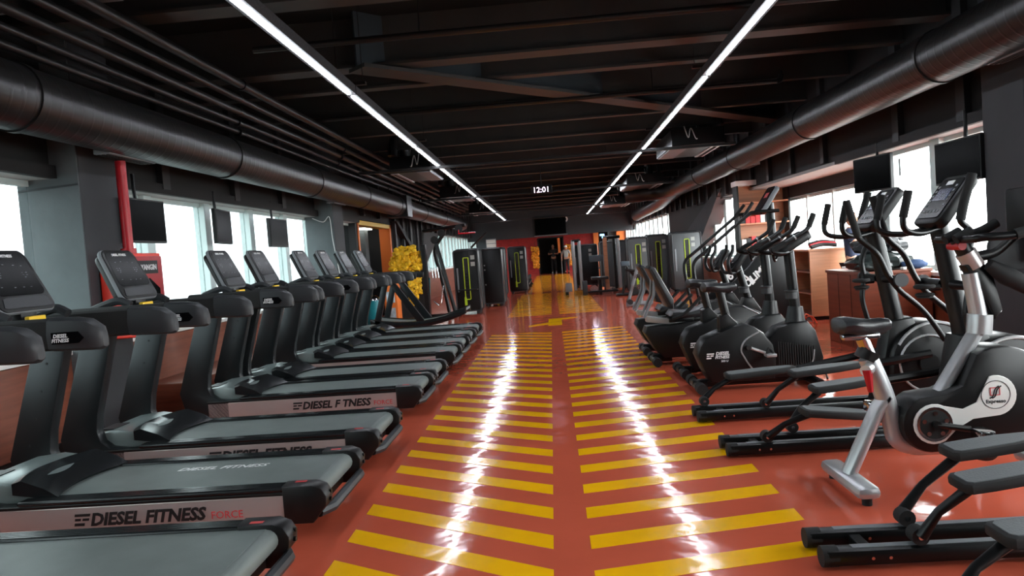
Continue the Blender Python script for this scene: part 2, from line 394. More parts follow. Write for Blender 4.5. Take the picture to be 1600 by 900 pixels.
glazing('window_4', 1, 5.03, 11, 16.4, 1.3, z0=.7, z1=2.1, off=.9, mw=.07)
wr3 = struct(MB().box(4.3, 4.6, 18.4, 26.8, 2.36, 4.05).build('wall_right.002', M_header, None, False))
MB().prism([(18.2, 2.6), (18.8, 2.6), (24.6, 1.3), (24.6, .2), (23.6, .2)], 4.2, 4.6, 'x').build('diagonal_brace', M_darkconc, wr3, False)
MB().box(4.3, 4.6, 16.6, 24, 0, .85).build('knee_wall', M_wood, wr3, False)
MB().box(4.26, 4.6, 16.6, 24, .85, .9).build('window_sill', M_sill, wr3, False)
MB().prism([(19, 2.38), (26.8, 2.38), (26.8, 1.2), (24.6, 1.2)], 4.3, 4.55, 'x').build('gusset', M_header, wr3, False)
MB().box(4.3, 4.6, 24, Y1, 0, 1.0).build('knee_wall', M_darkconc, wr3, False)
MB().box(4.3, 4.6, 26.8, Y1, 2.45, 4.05).build('header', M_header, wr3, False)
studs(wr3, 1, [18.6+1.0*k for k in range(20)], 2.4, 3.9, .13)
glazing('window_5', 1, 4.5, 16.6, Y1, 1.3, z0=.9, z1=2.45, off=.9, mw=.25)
# far end: hanging header, red brick wall and dark doorway
wb = struct(MB().box(-5.2, 6.2, 39.6, 40.0, 2.16, 4.05).build('wall_back', M_darkconc, None, False))
wbr = struct(MB().box(-3.5, -.72, Y1, Y1+.3, 0, 4.05).build('wall_back.001', M_brick, None, False))
MB().box(.75, 3.0, Y1, Y1+.3, 0, 4.05).build('brick_panel', M_brick, wbr, False)
MB().box(-.72, .75, Y1, Y1+.3, 2.15, 4.05).build('brick_panel', M_brick, wbr, False)
MB().box(-5.2, -3.5, Y1, Y1+.3, 0, 4.05).build('grey_panel', M_darkconc, wbr, False)
MB().box(3.0, 6.2, Y1, Y1+.3, 0, 4.05).build('grey_panel', M_concrete, wbr, False)
MB().box(2.55, 3.0, Y1-.25, Y1, 0, 2.6).build('orange_pier', M_orange, wbr, False)
MB().box(3.9, 4.9, Y1-.35, Y1, 0, 2.5).build('orange_pier', M_orange, wbr, False)
d2 = struct(bpy.data.objects.new('door_2', None)); C.objects.link(d2); d2.location = (0, Y1, 0)
MB().box(-.72, .75, 2.0, 2.1, 0, 2.15).build('dark_room_back', M_blackm, d2, False)
for x in (-.75, .75): MB().box(x-.03, x+.03, -.04, 2.0, 0, 2.15).build('door_jamb', M_black, d2, False)
MB().box(-.75, .78, -.04, 2.0, 2.12, 2.18).build('door_head', M_black, d2, False)
MB().box(.42, .56, -.05, .02, 1.2, 2.1, .01).build('orange_door_edge', M_orange, d2, False)
MB().box(.56, .6, -.05, .02, 0, 1.3).build('glass_door_edge', M_silver, d2, False)
wf = struct(MB().box(-5.2, 6.2, Y0-.2, Y0, 0, 4.05).build('wall_front', M_darkconc, None, False))

# columns
def pillar(name, x0, x1, y0, y1, mfront, mside, n):
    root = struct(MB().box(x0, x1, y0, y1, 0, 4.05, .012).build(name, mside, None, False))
    MB().box(x0+.004, x1-.004, y0-.012, y0, 0, 4.05, .004).build('front_face', mfront, root, False)  # left pillars: paler front and darker sides put the light into the colour
    return root
pl = pillar('pillar', -4.56, -4.0, 6.17, 6.74, M_concrete, M_darkconc, 1)
MB().prism([(-4.55, 2.235), (-4.3, 2.245), (-4.01, 2.26), (-4.01, 2.275), (-4.3, 2.262), (-4.55, 2.25)], 6.15, 6.158, 'y').build('cast_joint', M_darkconc, pl, False)
pillar('pillar', -4.45, -3.92, 13.3, 13.95, M_concrete, M_darkconc, 2)
pillar('pillar', 4.0, 4.6, 6.4, 7.0, M_darkconc, M_darkconc, 3)
pillar('pillar', 4.2, 4.8, 16.4, 17.0, M_darkconc, M_darkconc, 4)
tag(MB().tube(curve([(-4.3, 13.27, 2.3), (-4.1, 13.26, 2.22), (-3.98, 13.26, 2.3), (-3.95, 13.25, 1.9), (-3.9, 13.25, 1.5), (-3.86, 13.26, 1.15)], 6), .008, 6).build('hanging_cable', M_wire, None), 'thin white cable hanging down the second concrete pillar', 'cable')
# low wooden ledge along the left wall
ledge = struct(MB().box(-4.24, -3.72, 7.2, 12.9, 0, .34, .01).build('trim_1', M_wood, None, False))

# ================================================================== CEILING SERVICES
def led_line(x, ya, za, yb, zb, label, first):
    root = thing('linear_led_light', label, 'ceiling light', (x, ya, za), 'linear LED lights')
    L = yb-ya; sl = (zb-za)/L; n = 9; seg = L/n
    for k in range(n):
        a, c = k*seg, (k+1)*seg-.03; za_, zc_ = sl*a, sl*c
        MB().prism([(a, za_+.0), (c, zc_), (c, zc_+.09), (a, za_+.09)], -.055, .055, 'x').build('trunking', M_trunk, root, False)
        MB().prism([(a+.05, za_-.012), (c-.05, zc_-.012), (c-.05, zc_+.004), (a+.05, za_+.004)], -.016, .016, 'x').build('diffuser', M_led, root, False)
        MB().box(-.16, .16, a-.03, a+.03, za_+.09, za_+.12).build('bracket', M_pipe, root, False)
        for dx in (-.13, .13): MB().cyl((dx, a, za_+.11), (dx, a, 4.05-za), .004, 5).build('hanger', M_pipe, root)
led_line(-1.9, .3, 3.19, 32.4, 2.84, 'long straight LED strip on the left of the walkway ceiling', 0)
led_line(1.9, .3, 3.30, 37.5, 3.05, 'long straight LED strip on the right of the walkway ceiling', 1)

def ductmat():
    m = M_duct; t = m.node_tree; b = t.nodes['Principled BSDF']; L = t.links.new
    tc = t.nodes.new('ShaderNodeTexCoord'); wv = t.nodes.new('ShaderNodeTexWave'); wv.bands_direction = 'Y'; wv.inputs['Scale'].default_value = 2.6; wv.inputs['Distortion'].default_value = 0
    mp = t.nodes.new('ShaderNodeMapping'); mp.inputs['Rotation'].default_value = (0, 0, .22)
    rp = t.nodes.new('ShaderNodeValToRGB'); rp.color_ramp.elements[0].position = .86; rp.color_ramp.elements[1].position = .97
    bp = t.nodes.new('ShaderNodeBump'); bp.inputs['Strength'].default_value = .15; bp.inputs['Distance'].default_value = .01
    L(tc.outputs['Object'], mp.inputs[0]); L(mp.outputs[0], wv.inputs['Vector']); L(wv.outputs['Fac'], rp.inputs[0]); L(rp.outputs[0], bp.inputs['Height']); L(bp.outputs[0], b.inputs['Normal'])
ductmat()
def duct(x, z, r, ya, yb, label, joints, vents, flip):
    root = thing('spiral_duct', label, 'duct', (x, ya, z))
    e = [0] + [j-ya for j in joints] + [yb-ya]
    for i in range(len(e)-1):
        b = MB(); n = 2
        b.tube([(0, e[i]+(e[i+1]-e[i])*k/n, 0) for k in range(n+1)], r, 32); b.build('duct_section', M_duct, root)
        if i: MB().tube([(0, e[i]-.03, 0), (0, e[i]+.03, 0)], r+.012, 32).build('joint_ring', M_duct, root)
    for vy in vents:
        v = MB().box(flip*r*.35-.07, flip*r*.35+.07, vy-ya, vy-ya+.75, -r*1.04, -r*.86, .006).build('vent_frame', M_grey, root, False)
        for k in range(3): MB().box(flip*r*.35-.055+k*.04, flip*r*.35-.03+k*.04, vy-ya+.03, vy-ya+.72, -r*1.06, -r*1.03).build('vent_slot', M_blackm, v, False)
    return root
dl = duct(-3.66, 2.74, .235, -3.5, 31, 'large round black ventilation duct hung along the left window wall', [2.2, 5.0, 8.3, 11.3, 14.3, 17.4, 21, 25], [6.1, 12.6], -1)
MB().box(-.26, .26, 21.3, 21.9, -.26, .26, .01).build('damper_box', M_duct, dl, False)
dr = duct(3.66, 2.90, .24, -3.5, 21.0, 'large round black ventilation duct hung along the right window wall', [1.5, 4.2, 7, 10.4, 14.2, 17.6], [5.6, 13.4], 1)
MB().tube(curve([(0, 24.4, 0), (-.1, 25.2, 0), (-.5, 25.8, 0), (-1.3, 26.0, 0)]), .24, 24).build('elbow', M_duct, dr)
MB().tube([(0, 24.5, 0), (.3, 30, -.1), (.4, 38, -.2)], .24, 24).build('duct_section', M_duct, dr)
pn = ['uppermost', 'second highest', 'middle', 'second lowest', 'lowest']
for k, (x, z, r) in enumerate([(-3.05, 3.33, .045), (-3.22, 3.27, .035), (-3.36, 3.2, .04), (-3.5, 3.14, .03), (-3.62, 3.08, .03)]):
    t = thing('service_pipe', pn[k] + ' of the black pipes running above the left duct', 'pipe', (x, -3.5, z), 'pipes above the left duct')
    wob = [(.012*math.sin(i*1.7+k), i*3.0, .012*math.cos(i*2.1+k)) for i in range(12)]
    MB().tube(wob, r, 10).build('pipe_run', M_pipe, t)
    for i in range(7): MB().tube([(0, 3+i*4.0+.3*k, 0), (0, 3.06+i*4.0+.3*k, 0)], r+.012, 10).build('pipe_clamp', M_steelblk, t)
def sprinkler(x0, x1, y, z, label, end=1):
    t = thing('sprinkler_pipe', label, 'pipe', (x0, y, z), 'sprinkler pipes')
    MB().tube([(0, 0, 0), (x1-x0, 0, 0)], .032, 10).build('pipe_run', M_pipe, t)
    e = x1-x0 if end > 0 else 0
    MB().tube(curve([(e, 0, 0), (e+.05*end, 0, .02), (e+.07*end, 0, .09)], 4), .038, 10).build('elbow', M_pipe, t)
    MB().cyl((e+.07*end, 0, .06), (e+.07*end, 0, .14), .016, 8).build('sprinkler_head', M_steelblk, t)
    for f in (.25, .75): MB().cyl((e*f if e else (x1-x0)*f, 0, .02), (e*f if e else (x1-x0)*f, 0, 4.05-z), .006, 6).build('hanger_rod', M_pipe, t)
sprinkler(-2.6, 3.6, 6.75, 3.44, 'black sprinkler pipe nearest the camera, ending above the right duct')
sprinkler(-3.4, 3.15, 10.1, 3.42, 'black sprinkler pipe just past the diagonal girder')
sprinkler(-3.2, 2.9, 16.6, 3.45, 'black sprinkler pipe in front of the lit clock')
sprinkler(-3.2, 2.9, 23.5, 3.45, 'black sprinkler pipe beyond the lit clock')
for k, (y, z) in enumerate([(13.0, 2.98), (19.3, 2.905), (26, 2.835), (31.5, 2.775)]):
    tag(MB().box(-3.3, 3.3, y-.035, y+.035, z, z+.05, .004).build('cross_rail', M_pipe, None, False), ['nearest', 'second', 'third', 'farthest'][k] + ' thin black rail crossing both LED strips', 'rail', 'cross rails')
def acunit(x0, x1, y0, y1, z, label, side):
    t = thing('ceiling_air_unit', label, 'air conditioner', ((x0+x1)/2, (y0+y1)/2, z), 'ceiling air units')
    w, l = (x1-x0)/2, (y1-y0)/2
    MB().box(-w, w, -l, l, 0, .3, .01).build('casing', M_steelblk, t, False)
    MB().box(-side*w*.95 if side > 0 else w*.3, -side*w*.3 if side > 0 else w*.95, -l*.95, l*.95, -.012, 0).build('service_panel', M_grey, t, False)
    xs = sorted((side*w*.62, side*w*.98))
    g = MB().box(xs[0], xs[1], -l, l, -.02, .0, .004).build('grille_frame', M_silver, t, False)
    MB().box(xs[0]+.05, xs[1]-.05, -l+.05, l-.05, -.024, -.019).build('grille_slot', M_blackm, g, False)
    b = MB(); b.tube(curve([(side*w*.5, -l*.3, .3), (side*w*.5, -l*.4, .62), (side*w*.9, -l*.5, .66), (side*w, -l*.6, .36)]), .09, 10); b.build('flexible_hose', M_pipe, t)
    MB().tube(curve([(side*w*.2, -l*.3, .5), (side*w*.1, -l*.8, .2), (-side*w*.1, -l*1.05, .1), (-side*w*.25, -l, .3), (-side*w*.4, -l*1.1, .12), (-side*w*.5, -l, .34)]), .009, 5).build('cable', M_wire, t)
    MB().cyl((side*w*.25, -l*.4, .56), (side*w*.25, -l*.4, .66), .035, 8).build('cable_socket', M_white, t)
    for dx in (-w*.9, w*.9):
        for dy in (-l*.9, l*.9): MB().cyl((dx, dy, .3), (dx, dy, 4.05-z), .006, 5).build('hanger_rod', M_pipe, t)
acunit(2.3, 3.25, 13.5, 15.4, 3.1, 'nearest black ceiling air unit with pale grille on the right', 1)
acunit(2.2, 3.2, 20.5, 22.4, 3.0, 'black ceiling air unit farther back on the right', 1)
acunit(2.1, 3.1, 28.0, 30.0, 2.95, 'farthest black ceiling air unit on the right', 1)
acunit(-2.85, -2.1, 13.5, 15.2, 3.02, 'nearest black ceiling air unit beside the left LED strip', -1)
acunit(-2.85, -2.08, 19.6, 21.4, 3.0, 'black ceiling air unit farther back beside the left LED strip', -1)
acunit(-2.85, -2.08, 26.5, 28.4, 2.95, 'farthest black ceiling air unit beside the left LED strip', -1)
acunit(-3.9, -2.9, 4.1, 5.25, 3.42, 'air unit with slotted grille cut off by the top left corner', -1)
t = thing('digital_clock', 'black digital clock with lit white digits hanging from the ceiling', 'clock', (-.13, 19.1, 2.98))
MB().box(-.27, .27, -.03, .03, -.11, .11, .008).build('case', M_black, t, False)
MB().cyl((0, 0, .11), (0, 0, 1.07), .012, 8).build('hanger_rod', M_pipe, t)
text('12:01', .2, M_clock, t, (-.235, -.034, -.075), (1, 0, 0), (0, 0, 1))
t = thing('dome_camera', 'small white dome camera on the far dark header', 'camera', (.85, 39.6, 3.0))
MB().cyl((0, 0, 0), (0, -.12, 0), .16, 20).build('base', M_white, t); MB().ell((0, -.12, 0), (.08, .07, .08)).build('lens_dome', M_screen, t)
t = thing('wall_television', 'large black television on the far dark header above the doorway', 'television', (.05, 39.55, 2.2))
MB().box(-.85, .85, -.08, .02, .02, .98, .01).build('casing', M_black, t, False); MB().box(-.82, .82, -.085, -.08, .05, .95).build('screen', M_screen, t, False)
MB().box(-.9, .9, -.05, 0, -.01, .02).build('mount_rail', M_grey, t, False)

# ================================================================== FIRE CABINET, TVs
t = thing('fire_hose_cabinet', 'red fire hose cabinet fixed to the concrete pillar behind the treadmills', 'fire cabinet', (-3.99, 6.3, .9))
bd = MB(); bd.box(0, .28, 0, .53, 0, .75, .012); bd.build('body', M_red, t, False)  # brighter orange-red than the door: light on its side put into the colour
dr_ = MB().box(.28, .3, .02, .51, .03, .72, .006).build('door', M_redpipe, t, False)
MB().prism([(.1, .12), (.43, .12), (.43, .42), (.27, .52), (.1, .42)], .3, .304, 'x').build('glass', M_screen, dr_, False)
MB().box(.3, .306, .1, .42, .56, .68, .002).build('sign_plate', M_black, dr_, False)
text('YANGIN', .068, M_white, dr_, (.3075, .135, .596), (0, 1, 0), (0, 0, 1), bold=.002)
t = thing('riser_pipe', 'red vertical fire riser pipe rising from the red cabinet', 'pipe', (-3.82, 6.5, 1.65))
MB().cyl((0, 0, 0), (0, 0, .84), .045, 16).build('pipe_run', M_redpipe, t); MB().cyl((0, 0, 0), (0, 0, .05), .065, 16).build('collar', M_redpipe, t)
def tv(x, y, z, rz, label, w=.72, h=.43, tilt=0.0):
    t = thing('hanging_television', label, 'television', (x, y, z), 'hanging televisions'); t.rotation_euler = (0, tilt, rz)   # screen faces local +x
    MB().box(-.03, .02, -w/2, w/2, -h/2, h/2, .008).build('casing', M_black, t, False)
    MB().box(.02, .023, -w/2+.015, w/2-.015, -h/2+.02, h/2-.015).build('screen', M_screen, t, False)
    MB().box(-.08, -.03, -.1, .1, -.1, .1, .005).build('bracket', M_steelblk, t, False)
    MB().tube([(-.06, 0, 0), (-.08, 0, .3), (-.08, 0, 2.4-z+.05)], .018, 8).build('hanger_arm', M_steelblk, t)
tv(-3.96, 7.06, 1.98, 0, 'black television hanging behind the red riser pipe')
tv(-4.11, 9.12, 2.0, .15, 'black television turned almost edge-on at the left windows', .66)
tv(-4.13, 11.05, 1.97, 0, 'black television with a pale reflection farther along the left windows')
tv(4.12, 9.6, 2.06, PI+.2, 'black tilted television at the right windows above the wooden counter', .74, .44)
tv(3.98, 7.38, 1.97, PI, 'black television fixed beside the dark pillar at the right', .8, .42)

# ================================================================== TREADMILLS
TX = -2.35
def X(v): return v - TX
def make_treadmill():
    t = thing('treadmill', 'x', 'treadmill', (TX, 0, 0), 'treadmills facing the left windows')
    W = .385
    for s in (-1, 1):
        y = s*W
        MB().box(X(-3.22), X(-1.43), *sorted((y, y-s*.02)), .1, .232, .004).build('side_panel', M_sidepanel, t, False)
        b = MB(); b.box(X(-3.22), X(-1.42), *sorted((y+s*.004, y-s*.1)), .232, .25, .004); b.build('side_trim', M_black, t, False)
        b = MB(); b.box(X(-2.92), X(-1.45), *sorted((y+s*.004, y-s*.1)), .25, .275, .01)
        for k in range(5): b.box(X(-2.9), X(-1.46), y-s*(.012+.018*k)-.003, y-s*(.012+.018*k)+.003, .275, .2775)
        b.build('foot_rail', M_rail, t, False)
        prof = [(X(-1.48), .08), (X(-1.33), .08), (X(-1.25), .17), (X(-1.245), .22), (X(-1.27), .262), (X(-1.32), .282), (X(-1.48), .282)]
        ec = MB().prism(prof, *sorted((y+s*.012, y-s*.105)), 'y', .012).build('end_cap', M_black, t)
        for (bx, bz) in ((-1.262, .225), (-1.258, .19), (-1.30, .12)):
            MB().cyl((X(bx)-.004, y-s*.045+.02*(bz == .225), bz), (X(bx)+.022, y-s*.045+.02*(bz == .225), bz), .011, 8).build('bolt', M_steelblk, ec)
        MB().box(X(-1.43), X(-1.37), y-s*.07-.012, y-s*.07+.012, .282, .2835).build('warning_label', M_redprint, ec, False)
        # leaning C-shaped post
        pr = [(X(-3.23), 1.1), (X(-3.475), .34), (X(-3.44), .2), (X(-3.27), .06), (X(-3.02), .06), (X(-3.02), .25), (X(-3.13), .265), (X(-3.185), .31), (X(-3.205), .38), (X(-3.19), .5), (X(-3.02), 1.1)]
        po = MB().prism(pr, *sorted((y-s*.0, y-s*.085)), 'y', .01).build('post', M_post, t)
        for k in range(4):
            bz = .42+.17*k; bx = X(-3.36)+.325*(bz-.34)
            MB().cyl((bx, y-s*.08+(.083 if s > 0 else -.083)*0, bz), (bx, y-s*.0875, bz), .008, 8).build('bolt', M_blackm, po)
        ov = [(0, .5), (.18, .46), (.34, .36), (.44, .2), (.47, 0)]
        # arm: foam grip, then a charcoal end with the maker's plate
        sec = [(-.055, -.07), (-.062, .0), (-.05, .07), (-.02, .085), (.02, .085), (.05, .07), (.062, 0), (.055, -.07), (.02, -.085), (-.02, -.085)]
        ya = y - s*.02
        b = MB(); b.prism([(ya+u, 1.153+v) for u, v in sec], X(-3.3), X(-2.62), 'x', .01); arm = b.build('handrail', M_foam, t)
        b = MB()
        rings = [(X(-2.63), 1.0, 0), (X(-2.5), 1.0, -.004), (X(-2.42), .93, -.012), (X(-2.37), .72, -.03), (X(-2.352), .4, -.045)]
        R = []
        for (xx, sc, dz) in rings: R.append([b.bm.verts.new((xx, ya+u*sc*1.03, 1.153+dz+v*sc*1.03)) for u, v in sec])
        for i in range(len(R)-1):
            for k in range(10): b.bm.faces.new((R[i][k], R[i][(k+1) % 10], R[i+1][(k+1) % 10], R[i+1][k]))
        b.bm.faces.new(R[0][::-1]); b.bm.faces.new(R[-1]); bmesh.ops.recalc_face_normals(b.bm, faces=b.bm.faces)
        cap = b.build('handrail_end', M_capgrey, arm)
        MB().prism([(X(-2.6), 1.105), (X(-2.46), 1.105), (X(-2.43), 1.13), (X(-2.46), 1.165), (X(-2.6), 1.165)], ya+s*.058, ya+s*.069, 'y').build('name_plate', M_gloss, arm, False)
        text('DIESEL', .026, M_white, arm, (X(-2.59) if s < 0 else X(-2.475), ya+s*.0695, 1.138), (-s, 0, 0), (0, 0, 1), .2, .0008, .0005)
        text('FITNESS', .026, M_white, arm, (X(-2.6) if s < 0 else X(-2.475), ya+s*.0695, 1.114), (-s, 0, 0), (0, 0, 1), .2, .0008, .0005)
        MB().cyl((X(-1.6), y-s*.06, 0), (X(-1.6), y-s*.06, .02), .035, 14).build('levelling_foot', M_chrome, t)
        MB().cyl((X(-1.6), y-s*.06, .02), (X(-1.6), y-s*.06, .12), .011, 8).build('foot_stem', M_chrome, t)
        b = MB(); b.tube(curve([(X(-3.22), y-s*.12, 1.22), (X(-3.05), y-s*.13, 1.27), (X(-2.96), y-s*.14, 1.235)], 4), .028, 8); b.build('cup_holder_rim', M_capgrey, t)
    MB().box(X(-3.15), X(-1.345), -W+.1, W-.1, .235, .262).build('running_belt', M_belt, t, False)
    MB().cyl((X(-1.345), -W+.1, .21), (X(-1.345), W-.1, .21), .05, 16).build('rear_roller', M_belt, t)
    b = MB(); b.tube([(X(-1.3), -W+.02, .13), (X(-1.255), -W+.1, .13), (X(-1.255), W-.1, .13), (X(-1.3), W-.02, .13)], .028, 8); b.build('rear_guard', M_capgrey, t)
    MB().box(X(-3.2), X(-1.36), -W+.05, W-.05, .09, .2).build('deck_frame', M_blackm, t, False)
    hd = MB().prism([(X(-3.36), .2), (X(-3.36), .3), (X(-3.28), .355), (X(-3.1), .372), (X(-2.93), .345), (X(-2.86), .3), (X(-2.86), .25), (X(-3.1), .2)], -W+.075, W-.075, 'y', .02).build('motor_hood', M_hood, t)
    b = MB(); cols = []
    for i in range(13):
        v = -1+2*i/12; yy = v*(W-.055); dx = .10*(1-v*v)
        cols.append([b.bm.verts.new((X(q)-dx*(q < -2.8 and 1 or 1)*.9, yy, zz)) for q, zz in ((-2.98, .36), (-2.93, .375), (-2.80, .325), (-2.725, .277), (-2.735, .262), (-2.98, .30))])
    for i in range(12):
        for k in range(6): b.bm.faces.new((cols[i][k], cols[i][(k+1) % 6], cols[i+1][(k+1) % 6], cols[i+1][k]))
    b.bm.faces.new(cols[0]); b.bm.faces.new(cols[-1][::-1]); bmesh.ops.recalc_face_normals(b.bm, faces=b.bm.faces)
    b.build('hood_trim', M_rail, hd)
    MB().box(X(-3.27), X(-3.17), -.25, -.05, .366, .371).build('hood_label', M_blackprint, hd, False)
    MB().cyl((X(-3.16), -W+.05, 1.13), (X(-3.16), W-.05, 1.13), .05, 12).build('crossbar', M_black, t)
    MB().box(X(-3.24), X(-2.98), -.3, .3, 1.14, 1.22, .02).build('console_tray', M_black, t)
    MB().box(X(-3.14), X(-3.02), -.07, .07, 1.18, 1.32, .02).build('console_neck', M_black, t)
    MB().box(X(-2.99), X(-2.96), -.09, .05, 1.215, 1.245, .006).build('safety_key_slot', M_yellow, t)
    # console, leaning away from the runner
    Mx = Matrix.Translation((X(-3.01), 0, 1.27)) @ Matrix.Rotation(-math.atan2(.17, .36), 4, 'Y')
    outl = rrect(-.235, .235, 0, .40, .055)
    outl = [(u*(1-.13*(v/.4)), v + (.018*(1-(u/.235)**2) if v > .3 else 0)) for u, v in outl]
    co = MB().prism(outl, -.034, 0, 'x', .012, Mx).build('console', M_grey, t)
    MB().prism([(u*.86, .02+v*.9) for u, v in outl], -.085, -.03, 'x', .015, Mx).build('console_back', M_black, co)
    MB().prism([(u*.97, .007+v*.968) for u, v in outl], -.004, .007, 'x', .004, Mx).build('console_bezel', M_black, co)
    MB().prism([(u*.83, .105+v*.68) for u, v in outl], .0065, .0095, 'x', 0, Mx).build('display_glass', M_screen, co, False)
    MB().prism([(u*.84, .025+v*.165) for u, v in outl], .0065, .011, 'x', 0, Mx).build('keypad_panel', M_capgrey, co, False)
    lt = text('DIESEL FITNESS', .026, M_white, co, (0, 0, 0), (0, 1, 0), (0, 0, 1), .15, .0006, .0004)
    lt.matrix_local = Mx @ Matrix(((0, 0, 1, .0102), (1, 0, 0, -.095), (0, 1, 0, .352), (0, 0, 0, 1)))
    b = MB()
    for (u, v) in [(-.1, .3), (-.03, .305), (.05, .3), (.11, .295), (-.12, .25), (-.09, .25), (-.12, .235), (-.09, .235), (.09, .25), (.12, .25), (.09, .235), (.12, .235), (.1, .22), (-.1, .22), (-.13, .16), (-.03, .155), (.04, .155), (.1, .155)]:
        b.box(.0095, .0102, u-.007, u+.007, v-.0016, v+.0016, 0, Mx)
    k = b.build('key_markings', M_grey, co, False); k['kind'] = 'stuff'
    return t
tm = make_treadmill()
TY = [2.86, 4.08, 5.24, 6.88, 7.78, 9.15, 10.06, 11.0, 12.0]
tlab = ['treadmill nearest the camera, only its rear deck inside the lower left corner',
        'second treadmill from the camera, its console cut by the left photo edge',
        'third treadmill from the camera, standing before the red fire cabinet',
        'fourth treadmill from the camera, its silver lettered side fully visible',
        'fifth treadmill from the camera, close behind the one with the visible lettered side',
        'sixth treadmill from the camera in the left row',
        'seventh treadmill from the camera in the left row',
        'eighth treadmill from the camera in the left row',
        'ninth and farthest console treadmill, next to the curved treadmill']
tms = [tm] + [copy_tree(tm) for _ in TY[1:]]
for i, y in enumerate(TY):
    o = tms[i]
    o.location = (TX, y, 0); o['label'] = tlab[i]
    if i < 5:
        pan = [c for c in o.children if c.name.startswith('side_panel')][0]
        word = 'DIESEL F TNESS' if i == 3 else 'DIESEL FITNESS'
        dx = -.18 if i == 1 else .0
        df_logo(.064, M_blackprint, pan, (X(-2.425+dx), -.3865, .132), (1, 0, 0), (0, 0, 1))
        text(word, .092, M_blackprint, pan, (X(-2.345+dx), -.3865, .132), (1, 0, 0), (0, 0, 1), .25, .0035)
        text('FORCE', .056, M_redprint, pan, (X(-1.69+dx), -.3865, .132), (1, 0, 0), (0, 0, 1), 0, 0)
    if i == 1: text('DIESEL FITNESS', .08, M_white, o, (X(-2.3), .1, .2626), (1, 0, 0), (0, 1, 0), .25, .001, .0003)
# curved manual treadmill at the end of the row
t = thing('curved_treadmill', 'black curved manual treadmill at the far end of the treadmill row', 'treadmill', (TX, 13.5, 0))
top = [(X(-3.35)+1.75*k/16, .30+.16*((k/16-.45)/.5)**2*(1 if k/16 > .45 else .7)) for k in range(17)]
for s in (-1, 1):
    MB().prism(top + [(a, z-.11) for a, z in top[::-1]], *sorted((s*.4, s*.3)), 'y', .012).build('side_rail', M_rail, t)
    lg = [(X(-3.0), 1.08), (X(-2.88), 1.08), (X(-2.35), .3), (X(-2.5), .3)]
    MB().prism(lg, *sorted((s*.4, s*.34)), 'y', .008).build('leg', M_post, t)
    MB().prism([(X(-3.06), 1.08), (X(-2.96), 1.08), (X(-3.22), .1), (X(-3.34), .1)], *sorted((s*.4, s*.34)), 'y', .008).build('leg', M_post, t)
    MB().tube(curve([(X(-3.2), s*.37, 1.13), (X(-2.8), s*.37, 1.14), (X(-2.45), s*.37, 1.12)]), .055, 10).build('handrail', M_foam, t)
MB().prism([(a, z-.02) for a, z in top] + [(a, z-.06) for a, z in top[::-1]], -.3, .3, 'y').build('running_belt', M_belt, t, False)
MB().box(X(-3.3), X(-1.7), -.34, .34, .06, .14, .01).build('base_frame', M_steelblk, t, False)
for dx in (-3.25, -1.75):
    for s in (-1, 1): MB().cyl((X(dx), s*.3, 0), (X(dx), s*.3, .07), .035, 10).build('foot', M_blackm, t)

# things behind the treadmill row
t = thing('waste_bin', 'teal round bin with a chrome lid behind the treadmills', 'bin', (-3.85, 15.4, 0))
MB().tube([(0, 0, 0), (0, 0, .62)], .17, 20, radii=[.155, .18]).build('body', M_teal, t); MB().tube([(0, 0, .62), (0, 0, .66), (0, 0, .72)], .18, 20, radii=[.19, .18, .08]).build('lid', M_chrome, t)
t = thing('display_box', 'orange wooden box with pale round pictures beside the teal bin', 'box', (-3.5, 15.8, 0))
MB().box(-.14, .14, -.2, .2, 0, .95, .01).build('body', M_orange, t, False)
for z in (.3, .65):
    MB().box(-.09, .09, -.206, -.2, z-.12, z+.12, .002).build('picture', M_poster, t, False)
t = thing('tinsel_stand', 'black stand topped by a thick yellow tinsel block', 'decoration', (-3.45, 17.2, 0))
MB().box(-.45, .45, -.08, .08, 0, 1.12, .01).build('panel', M_blackm, t, False)
MB().box(.42, .52, -.1, .1, 0, 1.75, .008).build('upright', M_steelblk, t, False)
def shag(name, m, parent, boxes, n, r0=.05):
    b = MB(); rnd = random.Random(n)
    for (x0, x1, y0, y1, z0, z1) in boxes:
        for k in range(n):
            c = Vector((rnd.uniform(x0, x1), rnd.uniform(y0, y1), rnd.uniform(z0, z1)))
            vs = bmesh.ops.create_icosphere(b.bm, subdivisions=1, radius=rnd.uniform(.6, 1.2)*r0)['verts']
            for v in vs: v.co = v.co*rnd.uniform(.55, 1.45) + c
    o = b.build(name, m, parent, False); o['kind'] = 'stuff'; return o
shag('tinsel', M_shag, t, [(-.3, .36, -.12, .1, 1.12, 1.6), (-.16, .3, -.16, .1, 1.2, 1.72), (-.38, .4, -.1, .08, 1.2, 1.42)], 150, .06)
shag('tinsel', M_shag, t, [(.08, .36, -.16, -.08, .62, 1.0), (.1, .25, -.16, -.08, .4, .62)], 70, .055)

